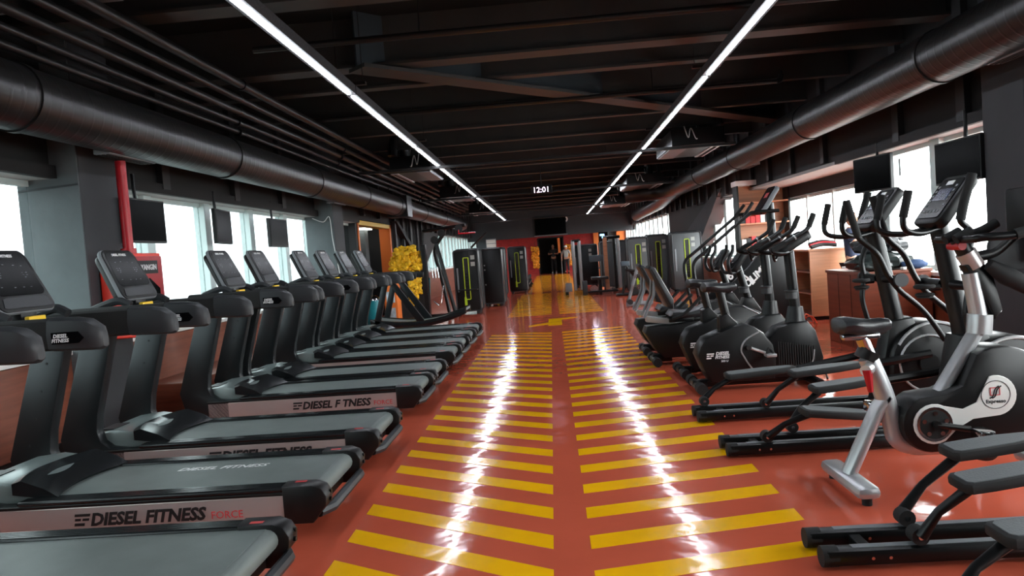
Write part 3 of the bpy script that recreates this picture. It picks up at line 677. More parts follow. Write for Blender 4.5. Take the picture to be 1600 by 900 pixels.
# ================================================================== ELLIPTICAL TRAINERS (facing the right windows)
def make_elliptical(label, y, near, far, upper=True):
    """near / far: dict(roller x, pedal x0,z0 -> x1,z1, arm points (x,z) from grip to foot)"""
    t = thing('elliptical_trainer', label, 'elliptical', (0, y, 0), 'elliptical trainers')
    for s in (-1, 1):
        r = MB().box(1.03, 2.62, s*.1-.042, s*.1+.042, .015, .085, .02).build('track_rail', M_steelblk, t)
        MB().box(1.15, 2.5, s*.1-.018, s*.1+.018, .083, .088).build('roller_track', M_grey, r, False)
        MB().tube(arc_pts(1.06, s*.1, .05), .044, 12).build('rail_end_cap', M_blackm, r)
        for bx in (1.22, 1.29): MB().cyl((bx, s*.1-.0425, .05), (bx, s*.1-.046, .05), .007, 8).build('bolt', M_chrome, r)
    MB().box(1.2, 1.25, -.09, .09, .03, .07, .005).build('cross_brace', M_steelblk, t, False)
    for s, d in ((-1, near), (1, far)):
        yy = s*.17
        (px0, pz0), (px1, pz1) = d['pedal']; rx = d['roller']
        L = math.hypot(px1-px0, pz1-pz0); a = math.atan2(pz1-pz0, px1-px0)
        Mx = Matrix.Translation((px0, yy, pz0)) @ Matrix.Rotation(-a, 4, 'Y')
        out = [(0, -.06), (.02, -.085), (.12, -.09), (L*.6, -.085), (L*.95, -.05), (L, -.03), (L, .03), (L*.95, .05), (L*.6, .085), (.12, .09), (.02, .085), (0, .06)]
        pd = MB().prism(out, -.036, .008, 'z', .012, Mx).build('pedal', M_blackm, t)
        MB().prism([(u*.9+.02, v*.8) for u, v in out], .004, .011, 'z', .002, Mx).build('tread_pad', M_tread, pd, False)
        MB().tube([(rx, s*.1+s*.03, .125), (rx+.5*(px0-rx), s*.15, .125+.45*(pz0-.125)), (px0+.05, yy, pz0-.035)], .021, 10, radii=[.026, .019, .024]).build('pedal_link', M_steelblk, t)
        w = MB().cyl((rx, s*.1-.03, .122), (rx, s*.1+.03, .122), .036, 16).build('roller', M_blackm, t)
        MB().cyl((rx, s*.1-.034, .122), (rx, s*.1+.034, .122), .012, 10).build('axle', M_chrome, w)
        MB().tube([(px1-.03, yy, pz1-.03), (2.45, s*.2, .40), (2.72, s*.22, .44)], .03, 8).build('drive_arm', M_steelblk, t)
        P = [(x, s*(.27 if z < 1.3 else .25), z) for x, z in d['arm']]
        am = MB().tube(curve(P, 6), .02, 10).build('moving_arm', M_steelblk, t)
        MB().tube(curve(P[:3], 6), .027, 10).build('foam_grip', M_foam, am)
        MB().cyl((2.49, s*.06, 1.0), (2.49, s*.3, 1.0), .03, 14).build('pivot_axle', M_steelblk, t)
        MB().cyl((2.49, s*.3, 1.0), (2.49, s*.325, 1.0), .05, 18).build('pivot_cap', M_capgrey, t)
    # column, drive housing
    MB().tube([(2.6, 0, .5), (2.56, 0, .75), (2.44, 0, 1.42)], .06, 18, radii=[.075, .062, .056]).build('column', M_steelblk, t)
    MB().prism([(2.36, .02), (2.42, .3), (2.5, .68), (2.67, .7), (2.78, .45), (2.82, .02)], -.095, .095, 'y', .025).build('column_base', M_black, t)
    hs = [(2.46, .1)] + arc(2.78, .36, .31, 168, 30, 16) + [(3.35, .42), (3.5, .22), (3.5, .04), (2.5, .04)]
    h = MB().prism(hs, -.16, .16, 'y', .03).build('drive_housing', M_black, t)
    MB().tube([(x, -.165, z) for x, z in arc(2.78, .36, .30, 150, 30, 14)] + [(3.3, -.165, .44)], .012, 6).build('silver_edge', M_silver, h)
    MB().torus((2.73, -.17, .36), .21, .009).build('flywheel_ring', M_silver, h)
    MB().cyl((2.73, -.16, .36), (2.73, -.178, .36), .07, 20).build('flywheel_hub', M_steelblk, h)
    MB().torus((2.73, .17, .36), .21, .009).build('flywheel_ring', M_silver, h)
    MB().box(2.9, 3.1, -.35, .35, 0, .06, .02).build('front_foot', M_steelblk, t)
    MB().tube([(2.40, -.07, .99), (2.34, -.07, .99)], .02, 8).build('holder_bracket', M_steelblk, t)
    b = MB(); b.torus((2.31, -.07, 1.0), .05, .014, 'z', 16); b.torus((2.31, -.07, .95), .046, .01, 'z', 16); b.cyl((2.31, -.07, .93), (2.31, -.07, .94), .045, 14); b.build('bottle_holder', M_blackm, t)
    # fixed loop handles and console
    for s in (-1, 1):
        P = [(2.42, s*.05, 1.36), (2.28, s*.12, 1.335), (2.17, s*.17, 1.36), (2.15, s*.18, 1.44), (2.19, s*.18, 1.6)]
        fh = MB().tube(curve(P, 5), .019, 10).build('fixed_handle', M_steelblk, t)
        MB().tube(P[3:], .025, 10).build('foam_grip', M_foam, fh)
    Mx = Matrix.Translation((2.36, 0, 1.4)) @ Matrix.Rotation(math.radians(38), 4, 'Y')
    c = MB().prism(rrect(-.16, .16, -.01, .36, .05), -.0, .07, 'x', .014, Mx).build('console', M_black, t)
    MB().prism(rrect(-.135, .135, .03, .33, .03), -.006, .0, 'x', .002, Mx).build('console_face', M_gloss, c, False)
    MB().box(-.009, -.006, -.075, .075, .16, .25, 0, Mx).build('display', M_blue, c, False)
    b = MB()
    for k in range(5):
        for s in (-1, 1): b.box(-.009, -.006, s*.1-.01, s*.1+.01, .12+.035*k, .135+.035*k, 0, Mx)
    for k in range(5): b.box(-.009, -.006, -.08+.04*k-.012, -.08+.04*k+.012, .07, .09, 0, Mx)
    kb = b.build('console_keys', M_grey, c, False); kb['kind'] = 'stuff'
    MB().box(-.009, -.006, -.04, .04, .28, .31, 0, Mx).build('badge', M_white, c, False)
    return t
def arc_pts(x, y, z): return [(x-.035, y, z-.0), (x, y, z), (x+.03, y, z)]
back = [(2.16, 1.6), (2.19, 1.48), (2.23, 1.33), (2.35, 1.2), (2.42, 1.04), (2.50, .92), (2.66, .76), (2.8, .54)]
fwd = [(2.53, 1.67), (2.48, 1.52), (2.45, 1.4), (2.51, 1.31), (2.46, 1.14), (2.47, 1.0), (2.45, .82), (2.5, .6)]
E2 = make_elliptical('elliptical trainer with its column just behind the silver spin bike', 4.8, dict(roller=1.28, pedal=((1.48, .30), (1.98, .24)), arm=fwd), dict(roller=1.5, pedal=((1.66, .36), (2.1, .40)), arm=back))
E3 = make_elliptical('farther elliptical trainer, its column in front of the wooden counter with jackets', 5.74, dict(roller=1.54, pedal=((1.71, .36), (2.26, .40)), arm=back), dict(roller=1.12, pedal=((1.31, .31), (1.86, .34)), arm=fwd))
E1 = make_elliptical('elliptical trainer in the lower right corner with both rails in view', 3.16, dict(roller=1.42, pedal=((1.545, .36), (2.03, .42)), arm=back), dict(roller=1.46, pedal=((1.68, .385), (2.12, .43)), arm=fwd))
E0 = make_elliptical('elliptical trainer cut off by the lower right corner, one pedal in view', 2.38, dict(roller=1.5, pedal=((1.68, .33), (2.15, .37)), arm=back), dict(roller=1.28, pedal=((1.44, .33), (1.94, .36)), arm=fwd))

# ================================================================== SILVER SPIN BIKE
t = thing('spin_bike', 'silver and black spin bike with a white side cover and red brake knob', 'exercise bike', (0, 3.97, 0))
def prt(b, n, m, p=None, sm=True): return b.build(n, m, p or t, sm)
rf = prt(MB().box(1.44, 1.56, -.27, .27, .035, .1, .03), 'rear_stabilizer', M_silver)
for s in (-1, 1): MB().cyl((1.5, s*.22, 0), (1.5, s*.22, .04), .025, 12).build('foot', M_blackm, rf)
ff = prt(MB().box(2.5, 2.62, -.27, .27, .035, .1, .03), 'front_stabilizer', M_silver)
for s in (-1, 1): MB().cyl((2.56, s*.22, 0), (2.56, s*.22, .04), .025, 12).build('foot', M_blackm, ff)
prt(MB().tube([(1.50, 0, .09), (1.67, 0, .44), (1.72, 0, .5)], .05, 14, flat=.75), 'rear_leg', M_silver)
prt(MB().tube(curve([(1.63, 0, .71), (1.70, 0, .52), (1.74, 0, .35), (1.76, 0, .27), (1.84, 0, .225), (2.0, 0, .22), (2.2, 0, .2)], 5), .05, 14, flat=1.0), 'main_frame', M_silver)
prt(MB().tube([(1.615, 0, .7), (1.64, 0, .745)], .058, 16), 'seat_post_clamp', M_black)
prt(MB().tube([(1.64, 0, .72), (1.605, 0, .815)], .034, 12), 'seat_post', M_chrome)
prt(MB().box(1.50, 1.69, -.03, .03, .81, .84, .008), 'seat_slider', M_chrome)
kn = prt(MB().cyl((1.615, -.05, .66), (1.58, -.09, .655), .03, 12), 'clamp_boss', M_silver)
MB().tube([(1.59, -.085, .66), (1.595, -.088, .6), (1.60, -.09, .545)], .02, 8, radii=[.026, .02, .014]).build('adjustment_lever', M_redpipe, kn)
def saddle(parent, x0, z, ln=.27, w=.11):
    b = MB(); rings = []
    prof = [(0, .80, .0), (.06, 1.0, .012), (.2, 1.0, .014), (.42, .72, .002), (.6, .42, -.006), (.8, .27, -.004), (.95, .22, .0), (1.0, .12, -.004)]
    for f, wd, dz in prof:
        ring = []
        for k in range(14):
            a = 2*PI*k/14; yv = math.cos(a)*w*wd; zv = math.sin(a)*(.036 if math.sin(a) > 0 else .056)*(1 if f < .9 else .7)
            if f in (0, 1.0): yv *= .7; zv *= .6
            ring.append(b.bm.verts.new((x0+ln*f, yv, z+dz+zv)))
        rings.append(ring)
    for i in range(len(rings)-1):
        for k in range(14): b.bm.faces.new((rings[i][k], rings[i][(k+1) % 14], rings[i+1][(k+1) % 14], rings[i+1][k]))
    b.bm.faces.new(rings[0]); b.bm.faces.new(rings[-1][::-1]); bmesh.ops.recalc_face_normals(b.bm, faces=b.bm.faces)
    return b.build('saddle', M_leather, parent)
saddle(t, 1.47, .885, .29)
prt(MB().tube([(1.53, 0, .83), (1.53, 0, .86)], .02, 10), 'saddle_stem', M_black)
# drive cover: a small chain-ring end flowing into a big flywheel end
cov = arc(1.905, .36, .155, 115, 265, 12) + [(2.1, .21), (2.3, .19)] + arc(2.26, .47, .27, -70, 118, 20) + [(2.06, .55), (1.98, .515)]
cv = prt(MB().prism(cov, -.1, .1, 'y', .02), 'drive_cover', M_black)
wcov = arc(1.905, .36, .105, 60, 300, 14) + [(2.02, .33), (2.1, .375)] + arc(2.215, .49, .105, -80, 105, 14) + [(2.12, .46), (2.05, .43)]
MB().prism(wcov, -.107, -.099, 'y', .003).build('white_inlay', M_sill, cv, False)
MB().cyl((1.905, -.098, .36), (1.905, -.112, .36), .09, 24).build('chain_ring', M_chrome, cv)
MB().cyl((1.905, -.11, .36), (1.905, -.116, .36), .075, 24).build('chain_ring_plate', M_blackm, cv)
for k in range(5):
    a = 2*PI*k/5+.3; MB().cyl((1.905+.058*math.cos(a), -.112, .36+.058*math.sin(a)), (1.905+.058*math.cos(a), -.12, .36+.058*math.sin(a)), .012, 10).build('chain_ring_bolt', M_chrome, cv)
MB().tube([(1.905, -.125, .36), (2.07, -.13, .33)], .016, 10).build('crank_arm', M_black, cv)
MB().cyl((1.905, -.1, .36), (1.905, -.14, .36), .022, 14).build('crank_hub', M_steelblk, cv)
pd = MB().box(2.06, 2.13, -.25, -.14, .285, .345, .01).build('pedal', M_chrome, cv)
MB().tube(curve([(2.06, -.2, .29), (2.05, -.2, .225), (2.12, -.2, .205), (2.16, -.2, .25)], 5), .022, 8).build('toe_cage', M_black, pd)
MB().tube([(1.905, .12, .36), (1.75, .13, .4)], .016, 10).build('crank_arm', M_black, cv)
MB().box(1.69, 1.77, .14, .25, .37, .43, .01).build('pedal', M_chrome, cv)
# round emblem on the flywheel end
lc = (2.215, .495); em = MB().torus((lc[0], -.108, lc[1]), .072, .0018, 'y', 32, 5).build('emblem_ring', M_blackprint, cv)
b = MB()
for (u0, u1, v0, v1) in ((-.028, .022, .034, .038), (-.028, .022, -.004, 0.0), (-.028, -.024, -.004, .038), (.018, .022, -.004, .038)): b.box(lc[0]+u0, lc[0]+u1, -.1095, -.1075, lc[1]+v0, lc[1]+v1)
b.build('emblem_square', M_redprint, cv, False)
b = MB()
for dx in (0, .012): b.tube(curve([(lc[0]-.03+dx, -.109, lc[1]-.018), (lc[0]-.014+dx, -.109, lc[1]-.006), (lc[0]-.004+dx, -.109, lc[1]+.026), (lc[0]+.016+dx, -.109, lc[1]+.044)], 5), .003, 6)
b.build('emblem_strokes', M_blackprint, cv)
text('Expresso', .027, M_blackprint, cv, (lc[0]-.05, -.1075, lc[1]-.043), (1, 0, 0), (0, 0, 1), 0, .0006, .0006)
# front fork, handlebar stem, bars, shroud
prt(MB().tube([(1.99, 0, .5), (2.21, 0, .84)], .045, 14, flat=.8), 'down_tube', M_silver)
prt(MB().tube([(2.205, 0, .8), (2.215, 0, .9)], .06, 14), 'stem_clamp', M_silver)
prt(MB().tube([(2.21, 0, .86), (2.175, 0, 1.12)], .042, 14), 'stem', M_silver)
prt(MB().prism([(2.13, 1.16), (2.2, 1.2), (2.27, 1.12), (2.315, .92), (2.275, .87), (2.22, .99)], -.035, .035, 'y', .012), 'stem_shroud', M_black)
prt(MB().tube([(2.20, 0, 1.15), (2.155, 0, 1.23)], .05, 14), 'stem_collar', M_sidepanel)
prt(MB().tube([(2.155, 0, 1.225), (2.12, 0, 1.3)], .04, 12), 'bar_neck', M_black)
bars = [(2.12, 0, 1.3), (2.11, -.16, 1.3), (2.14, -.2, 1.305), (2.3, -.21, 1.31), (2.43, -.21, 1.365)]
for s in (-1, 1):
    hb = prt(MB().tube(curve([(x, -s*y_, z) for x, y_, z in bars], 5), .021, 12), 'handlebar', M_steelblk)
    MB().tube(curve([(2.28, s*.21, 1.308), (2.36, s*.21, 1.33), (2.44, s*.21, 1.37)], 4), .027, 12).build('grip', M_foam, hb)
    MB().tube([(2.08, s*.05, 1.3), (2.16, s*.05, 1.34)], .026, 12).build('inner_grip', M_foam, hb)
prt(MB().tube([(2.11, -.06, 1.265), (2.11, .06, 1.265)], .022, 10), 'resistance_knob', M_redpipe)
prt(MB().tube(curve([(2.2, 0, 1.2), (2.3, 0, 1.22), (2.4, 0, 1.3)], 5), .028, 10), 'console_arm', M_black)
prt(MB().tube([(2.24, -.05, 1.16), (2.32, -.05, 1.1), (2.44, -.05, 1.03)], .045, 12, radii=[.03, .05, .045]), 'bottle_cradle', M_blackm)
prt(MB().tube([(2.22, .02, 1.16), (2.27, .02, 1.0), (2.3, .02, .9)], .035, 12), 'support_sleeve', M_black)
prt(MB().prism(rrect(2.27, 2.5, 1.12, 1.3, .05), -.015, .015, 'y', .004), 'screen_backplate', M_capgrey)
prt(MB().box(2.54, 2.6, -.25, .3, 1.15, 1.55, .015), 'screen', M_black)

# ================================================================== UPRIGHT BIKES
def make_upright(label, y):
    t = thing('upright_bike', label, 'exercise bike', (0, y, 0), 'upright bikes')
    sh = [(1.26, .34), (1.29, .42), (1.34, .49), (1.43, .525), (1.6, .59), (1.69, .605), (1.79, .57), (1.87, .51), (1.95, .4), (1.97, .25), (1.95, .08), (1.37, .08), (1.31, .2)]
    s_ = MB().prism(sh, -.13, .13, 'y', .03).build('rear_shell', M_black, t)
    for s in (-1, 1):
        MB().tube(curve([(1.83, s*.134, .53), (1.7, s*.134, .46), (1.655, s*.134, .37), (1.69, s*.134, .28), (1.745, s*.134, .19)], 5), .008, 6).build('silver_accent', M_silver, s_)
    fr = [(1.9, .44), (2.0, .545), (2.12, .585), (2.27, .59), (2.34, .5), (2.40, .25), (2.36, .09), (1.9, .08)]
    f = MB().prism(fr, -.115, .115, 'y', .03).build('front_shell', M_steelblk, t)
    b = MB()
    for k in range(16): b.box(1.99+.021*k, 1.998+.021*k, -.121, -.114, .13, .42-.004*k)
    b.build('ribbed_panel', M_blackm, f, False)
    MB().tube([(2.31, -.119, .33), (2.3, -.119, .25), (2.25, -.119, .14)], .007, 6).build('silver_accent', M_silver, f)
    MB().prism([(1.49, .52), (1.495, .67), (1.57, .705), (1.66, .6)], -.065, .065, 'y', .012).build('post_shroud', M_black, t)
    MB().tube([(1.57, 0, .66), (1.52, 0, .92)], .032, 12, flat=1.2).build('seat_post', M_steelblk, t)
    saddle(t, 1.36, .95, .32, .12)
    MB().tube([(2.19, 0, .55), (2.2, 0, .72)], .085, 16, radii=[.095, .065]).build('column_base', M_black, t)
    MB().tube([(2.2, 0, .66), (2.165, 0, 1.25)], .047, 16).build('column', M_steelblk, t)
    b = MB(); b.torus((2.15, -.06, .87), .05, .012, 'z', 16); b.tube([(2.15, -.06, .80), (2.15, -.06, .87)], .052, 16); b.build('bottle_holder', M_capgrey, t)
    Mx = Matrix.Translation((2.02, 0, 1.25)) @ Matrix.Rotation(math.radians(61), 4, 'Y')
    c = MB().prism(rrect(-.14, .14, 0, .34, .05), 0, .08, 'x', .02, Mx).build('console', M_black, t)
    MB().prism(rrect(-.115, .115, .04, .31, .03), -.005, 0, 'x', 0, Mx).build('console_face', M_gloss, c, False)
    for s in (-1, 1):
        P = [(2.18, s*.05, 1.24), (2.06, s*.18, 1.22), (1.96, s*.2, 1.25), (2.08, s*.21, 1.31), (2.22, s*.21, 1.385), (2.29, s*.205, 1.44), (2.34, s*.2, 1.55)]
        hb = MB().tube(curve(P, 5), .019, 10).build('handlebar', M_steelblk, t)
        MB().tube(P[5:], .025, 10).build('grip', M_foam, hb); MB().tube(P[2:4], .025, 10).build('grip', M_foam, hb)
        MB().tube([(2.155, s*.21, 1.35), (2.165, s*.21, 1.356)], .024, 10).build('pulse_sensor', M_silver, hb)
    MB().tube(curve([(2.0, -.08, 1.22), (2.04, 0, 1.15), (2.1, .08, 1.2)], 5), .012, 8).build('front_loop', M_steelblk, t)
    for s in (-1, 1):
        cr = MB().tube([(1.72, s*.15, .39), (1.72+(.16 if s < 0 else -.16), s*.155, .39-(.065 if s < 0 else -.065))], .014, 8).build('crank', M_silver, t)
        px, pz = 1.72+(.17 if s < 0 else -.17), .39-(.07 if s < 0 else -.07)
        p = MB().box(px-.045, px+.045, *sorted((s*.165, s*.26)), pz-.014, pz+.014, .006).build('pedal', M_silver, t)
        MB().tube(curve([(px-.03, s*.21, pz+.01), (px-.01, s*.21, pz+.06), (px+.03, s*.21, pz+.015)], 4), .012, 6).build('strap', M_blackm, p)
        MB().cyl((1.72, s*.13, .39), (1.72, s*.165, .39), .022, 12).build('crank_hub', M_blackm, t)
    MB().box(1.22, 1.42, -.04, .04, .03, .1, .01).build('rear_strut', M_steelblk, t)
    st = MB().tube([(1.26, -.25, .055), (1.26, .25, .055)], .04, 12).build('rear_stabilizer', M_steelblk, t)
    for s in (-1, 1): MB().tube([(1.26, s*.16, .056), (1.26, s*.29, .056)], .05, 12).build('end_cap', M_blackm, st)
    MB().tube([(2.3, -.27, .045), (2.3, .27, .045)], .04, 12).build('front_stabilizer', M_steelblk, t)
    MB().box(1.35, 2.3, -.05, .05, .04, .085).build('base_beam', M_steelblk, t)
    df_logo(.05, M_white, s_, (1.345, -.1305, .305), (1, 0, 0), (0, 0, 1))
    text('DIESEL', .042, M_white, s_, (1.425, -.1305, .335), (1, 0, 0), (0, 0, 1), .2, .0012)
    text('FITNESS', .036, M_white, s_, (1.418, -.1305, .303), (1, 0, 0), (0, 0, 1), .2, .0012)
    text('500 U', .026, M_white, s_, (1.47, -.1305, .27), (1, 0, 0), (0, 0, 1), .1, .0004)
    return t
make_upright('nearer black upright bike with white lettering on its shell', 6.88)
make_upright('farther black upright bike, partly hidden behind the nearer one', 7.66)

# ================================================================== RECUMBENT BIKES
def make_recumbent(label, y):
    t = thing('recumbent_bike', label, 'exercise bike', (0, y, 0), 'recumbent bikes')
    sh = [(.99, .38), (1.02, .45), (1.3, .46), (1.7, .5), (1.95, .62), (2.15, .62), (2.36, .5), (2.45, .3), (2.42, .08), (1.2, .08), (1.1, .18)]
    s_ = MB().prism(sh, -.14, .14, 'y', .03).build('shell', M_black, t)
    MB().tube([(2.1, -.145, .62), (2.3, -.145, .5), (2.25, -.145, .36)], .008, 6).build('silver_accent', M_silver, s_)
    MB().prism([(1.03, .5), (1.03, .565), (1.66, .455), (1.66, .40)], -.07, .07, 'y', .006).build('seat_rail', M_silver, t)
    MB().box(1.28, 1.56, -.1, .1, .48, .53, .01).build('seat_carriage', M_steelblk, t)
    st = [(1.28, .56), (1.32, .61), (1.5, .60), (1.62, .625), (1.66, .60), (1.64, .54), (1.4, .53)]
    MB().prism(st, -.2, .2, 'y', .03).build('seat', M_leather, t)
    bk = [(1.26, .66), (1.33, .64), (1.34, .74), (1.22, .98), (1.15, 1.12), (1.10, 1.14), (1.07, 1.11), (1.14, .95)]
    MB().prism(bk, -.19, .19, 'y', .035).build('backrest', M_leather, t)
    for s in (-1, 1):
        MB().tube([(1.0, s*.13, .56), (1.12, s*.13, .8), (1.14, s*.13, 1.0)], .016, 8).build('back_strut', M_grey, t)
        MB().tube(curve([(1.3, s*.22, .54), (1.42, s*.26, .58), (1.58, s*.26, .72), (1.62, s*.26, .76)], 4), .02, 8).build('side_grip', M_foam, t)
        MB().tube(curve([(2.12, s*.05, 1.02), (2.0, s*.12, .99), (1.965, s*.17, 1.06), (1.97, s*.17, 1.15), (2.02, s*.16, 1.24), (2.03, s*.15, 1.31)], 5), .02, 10).build('handlebar', M_steelblk, t)
        cr = MB().tube([(1.98, s*.16, .42), (1.98+.12*s, s*.165, .42-.1*s)], .014, 8).build('crank', M_silver, t)
        px = 1.98+.13*s; pz = .42-.11*s
        MB().box(px-.045, px+.045, *sorted((s*.175, s*.27)), pz-.014, pz+.014, .006).build('pedal', M_silver, t)
    MB().prism([(2.1, .6), (2.14, .7), (2.24, .7), (2.36, .5)], -.08, .08, 'y', .015).build('column_base', M_black, t)
    MB().tube([(2.22, 0, .62), (2.09, 0, 1.12)], .042, 14).build('column', M_steelblk, t)
    b = MB(); b.torus((2.14, -.07, .82), .05, .012, 'z', 16); b.tube([(2.14, -.07, .76), (2.14, -.07, .82)], .05, 16); b.build('bottle_holder', M_capgrey, t)
    Mx = Matrix.Translation((2.0, 0, 1.02)) @ Matrix.Rotation(math.radians(35), 4, 'Y')
    c = MB().prism(rrect(-.13, .13, 0, .3, .05), 0, .07, 'x', .02, Mx).build('console', M_black, t)
    MB().prism(rrect(-.105, .105, .03, .27, .03), -.005, 0, 'x', 0, Mx).build('console_face', M_gloss, c, False)
    r = MB().tube([(1.1, -.24, .055), (1.1, .24, .055)], .04, 12).build('rear_stabilizer', M_steelblk, t)
    for s in (-1, 1): MB().tube([(1.1, s*.16, .056), (1.1, s*.28, .056)], .05, 12).build('end_cap', M_blackm, r)
    MB().box(1.08, 1.3, -.04, .04, .03, .12, .01).build('rear_strut', M_steelblk, t)
    MB().tube([(2.36, -.25, .045), (2.36, .25, .045)], .04, 12).build('front_stabilizer', M_steelblk, t)
    return t
make_recumbent('nearer recumbent bike with a black padded seat and backrest', 8.52)
make_recumbent('farther recumbent bike, its backrest showing behind the nearer one', 9.4)

# ================================================================== STAIR CLIMBER
t = thing('stair_climber', 'tall black stair climber with long handrails and a raised red-keyed console', 'stair climber', (0, 10.9, 0))
sd = [(2.1, .06), (2.1, .38), (2.75, .95), (3.05, 1.28), (3.38, 1.28), (3.42, .48), (3.25, .06)]
for s in (-1, 1):
    p = MB().prism(sd, *sorted((s*.36, s*.28)), 'y', .02).build('side_cover', M_black, t)
    if s < 0:
        text('pro6', .17, M_white, p, (2.3, -.362, .62), (.76, 0, .65), (-.65, 0, .76), .1, .004)
        text('OLIMP', .14, M_white, p, (2.72, -.362, .66), (.76, 0, .65), (-.65, 0, .76), .1, .005)
        MB().prism([(2.38, .64), (2.56, .5), (2.52, .46)], -.364, -.36, 'y').build('white_chevron', M_white, p, False)
        MB().prism([(2.66, .88), (2.84, .74), (2.80, .70)], -.364, -.36, 'y').build('white_chevron', M_white, p, False)
        MB().torus((2.62, -.362, .93), .03, .006).build('green_ring', M_lime, p)
    rl = MB().tube(curve([(2.03, s*.36, .62), (1.99, s*.36, .95), (2.02, s*.36, 1.1), (2.2, s*.36, 1.24), (2.75, s*.36, 1.66), (2.9, s*.36, 1.72), (3.22, s*.36, 1.72)], 5), .024, 10).build('handrail', M_steelblk, t)
    MB().tube([(2.03, s*.36, .62), (2.08, s*.34, .3)], .024, 10).build('rail_foot', M_steelblk, rl)
    MB().tube([(2.74, s*.3, 1.66), (2.9, s*.22, 1.86)], .024, 10).build('upright_grip', M_foam, t)
for k in range(4):
    MB().box(2.2+.25*k, 2.48+.25*k, -.28, .28, .25+.2*k, .3+.2*k, .01).build('step', M_grey, t, False)
MB().box(2.1, 3.4, -.28, .28, .02, .12, .01).build('base', M_steelblk, t, False)
MB().tube([(3.22, 0, 1.2), (3.2, 0, 1.85)], .06, 12).build('mast', M_steelblk, t)
MB().tube([(3.2, -.36, 1.72), (3.2, .36, 1.72)], .022, 10).build('cross_rail', M_steelblk, t)
Mx = Matrix.Translation((3.02, 0, 1.74)) @ Matrix.Rotation(math.radians(34), 4, 'Y')
c = MB().prism(rrect(-.2, .2, 0, .42, .05), 0, .07, 'x', .02, Mx).build('console', M_grey, t)
MB().prism(rrect(-.185, .185, .015, .405, .04), -.006, 0, 'x', 0, Mx).build('console_face', M_gloss, c, False)
MB().box(-.009, -.006, -.1, .06, .22, .3, 0, Mx).build('red_display', M_redpipe, c, False)

# ================================================================== COUNTER, CABINET, SHELF
t = thing('reception_counter', 'brown wooden counter carrying two puffer jackets by the right windows', 'counter', (3.45, 8.4, 0))
MB().box(0, .735, 0, 1.1, 0, .86, .006).build('body', M_redwood, t, False)
MB().box(-.015, .745, -.015, 1.11, .86, .895, .006).build('top', M_wood, t, False)
for y in (.37, .74): MB().box(-.003, 0, y-.004, y+.004, .02, .86).build('panel_seam', M_blackprint, t, False)
def jacket(name, m, loc, sx, sy, sz, rz, label, seed):
    t = thing(name, label, 'jacket', loc); t.rotation_euler = (0, 0, rz)
    def blob(rx, ry, rz_, off):
        b = MB(); vs = bmesh.ops.create_uvsphere(b.bm, u_segments=40, v_segments=22, radius=1)['verts']
        for v in vs:
            q = abs(math.sin(v.co.x*9+seed+.6*v.co.y)); n = noise.noise(v.co*2.1+Vector((seed, 0, 0)))
            f = .84+.16*q**.5+.16*n
            v.co = Vector((v.co.x*rx*f+off[0], v.co.y*ry*f+off[1], max(v.co.z, -.55)*rz_*f+off[2]))
        return b
    blob(sx, sy, sz, (0, 0, sz*.5)).build('body', m, t)
    b = blob(sx*.62, sy*.3, sz*.5, (-sx*.45, -sy*.75, sz*.28)); b.build('sleeve', m, t)
    b = blob(sx*.3, sy*.32, sz*.5, (sx*.62, sy*.2, sz*.55)); b.build('hood', m, t)
    return t
jacket('puffer_jacket', M_jacket, (3.78, 8.75, .91), .38, .3, .13, .1, 'lower dark green puffer jacket spread over the counter end', 1.0)
jacket('puffer_jacket', M_jacketb, (3.86, 8.9, 1.1), .31, .27, .15, -.2, 'upper black puffer jacket folded on top of the green one', 4.0)
t = thing('folded_cloth', 'crumpled blue cloth tucked beside the jackets on the counter', 'cloth', (4.03, 8.44, .895))
b = MB(); b.ell((0, 0, .05), (.14, .09, .055), 16, 9)
for v in b.bm.verts: v.co *= 1+.2*noise.noise(v.co*17)
for v in b.bm.verts: v.co.z = max(v.co.z, 0)
b.build('fold', M_denim, t); MB().box(-.16, -.12, -.07, .0, 0, .03, .004).build('care_tag', M_paper, t)
t = thing('open_cabinet', 'light oak cabinet with open dark shelves behind the counter', 'cabinet', (4.0, 11.7, 0))
MB().box(.3, 0.88, 0, .03, .06, 1.08, .003).build('side_panel', M_lightwood, t, False)
MB().box(0, .3, 0, .03, .06, 1.08, .003).build('side_panel', M_lightwood, t, False)
MB().box(0, 0.88, .95, .98, .06, 1.08, .003).build('side_panel', M_lightwood, t, False)
MB().box(0.85, 0.88, .03, .95, .06, 1.08).build('back_panel', M_blackprint, t, False)
MB().box(-.015, 0.9, -.015, 1.0, 1.08, 1.11, .003).build('top', M_lightwood, t, False)
for z in (.06, .4, .74): MB().box(.01, 0.85, .03, .95, z, z+.025).build('shelf', M_wood, t, False)
MB().box(.02, 0.86, .02, .96, 0, .06).build('plinth', M_black, t, False)
t = thing('folded_towel', 'small pile of red and black bands on the oak cabinet', 'towel', (4.3, 12.0, 1.11))
for k, m in enumerate((M_blackm, M_redpipe, M_darkcloth)):
    MB().tube(curve([(-.2, -.1+.05*k, .03+.02*k), (0, -.05+.03*k, .06+.025*k), (.2, -.1+.04*k, .04+.02*k)], 5), .03, 8).build('band', m, t)
t = thing('bookshelf', 'tall light wood bookshelf with white and red boxes in the window bay', 'bookshelf', (3.85, 15.3, 0))
for x in (0, 1.02): MB().box(x, x+.035, 0, .35, 0, 2.42).build('upright', M_steelblk, t, False)
MB().box(.035, 1.02, .33, .35, 0, 2.42).build('back_panel', M_lightwood, t, False)
for z in (.35, .75, 1.15, 1.62, 2.05): MB().box(.035, 1.02, 0, .33, z, z+.03).build('shelf', M_lightwood, t, False)
MB().box(-.02, 1.08, -.02, .36, 2.42, 2.52).build('top_light_box', M_sill, t, False)
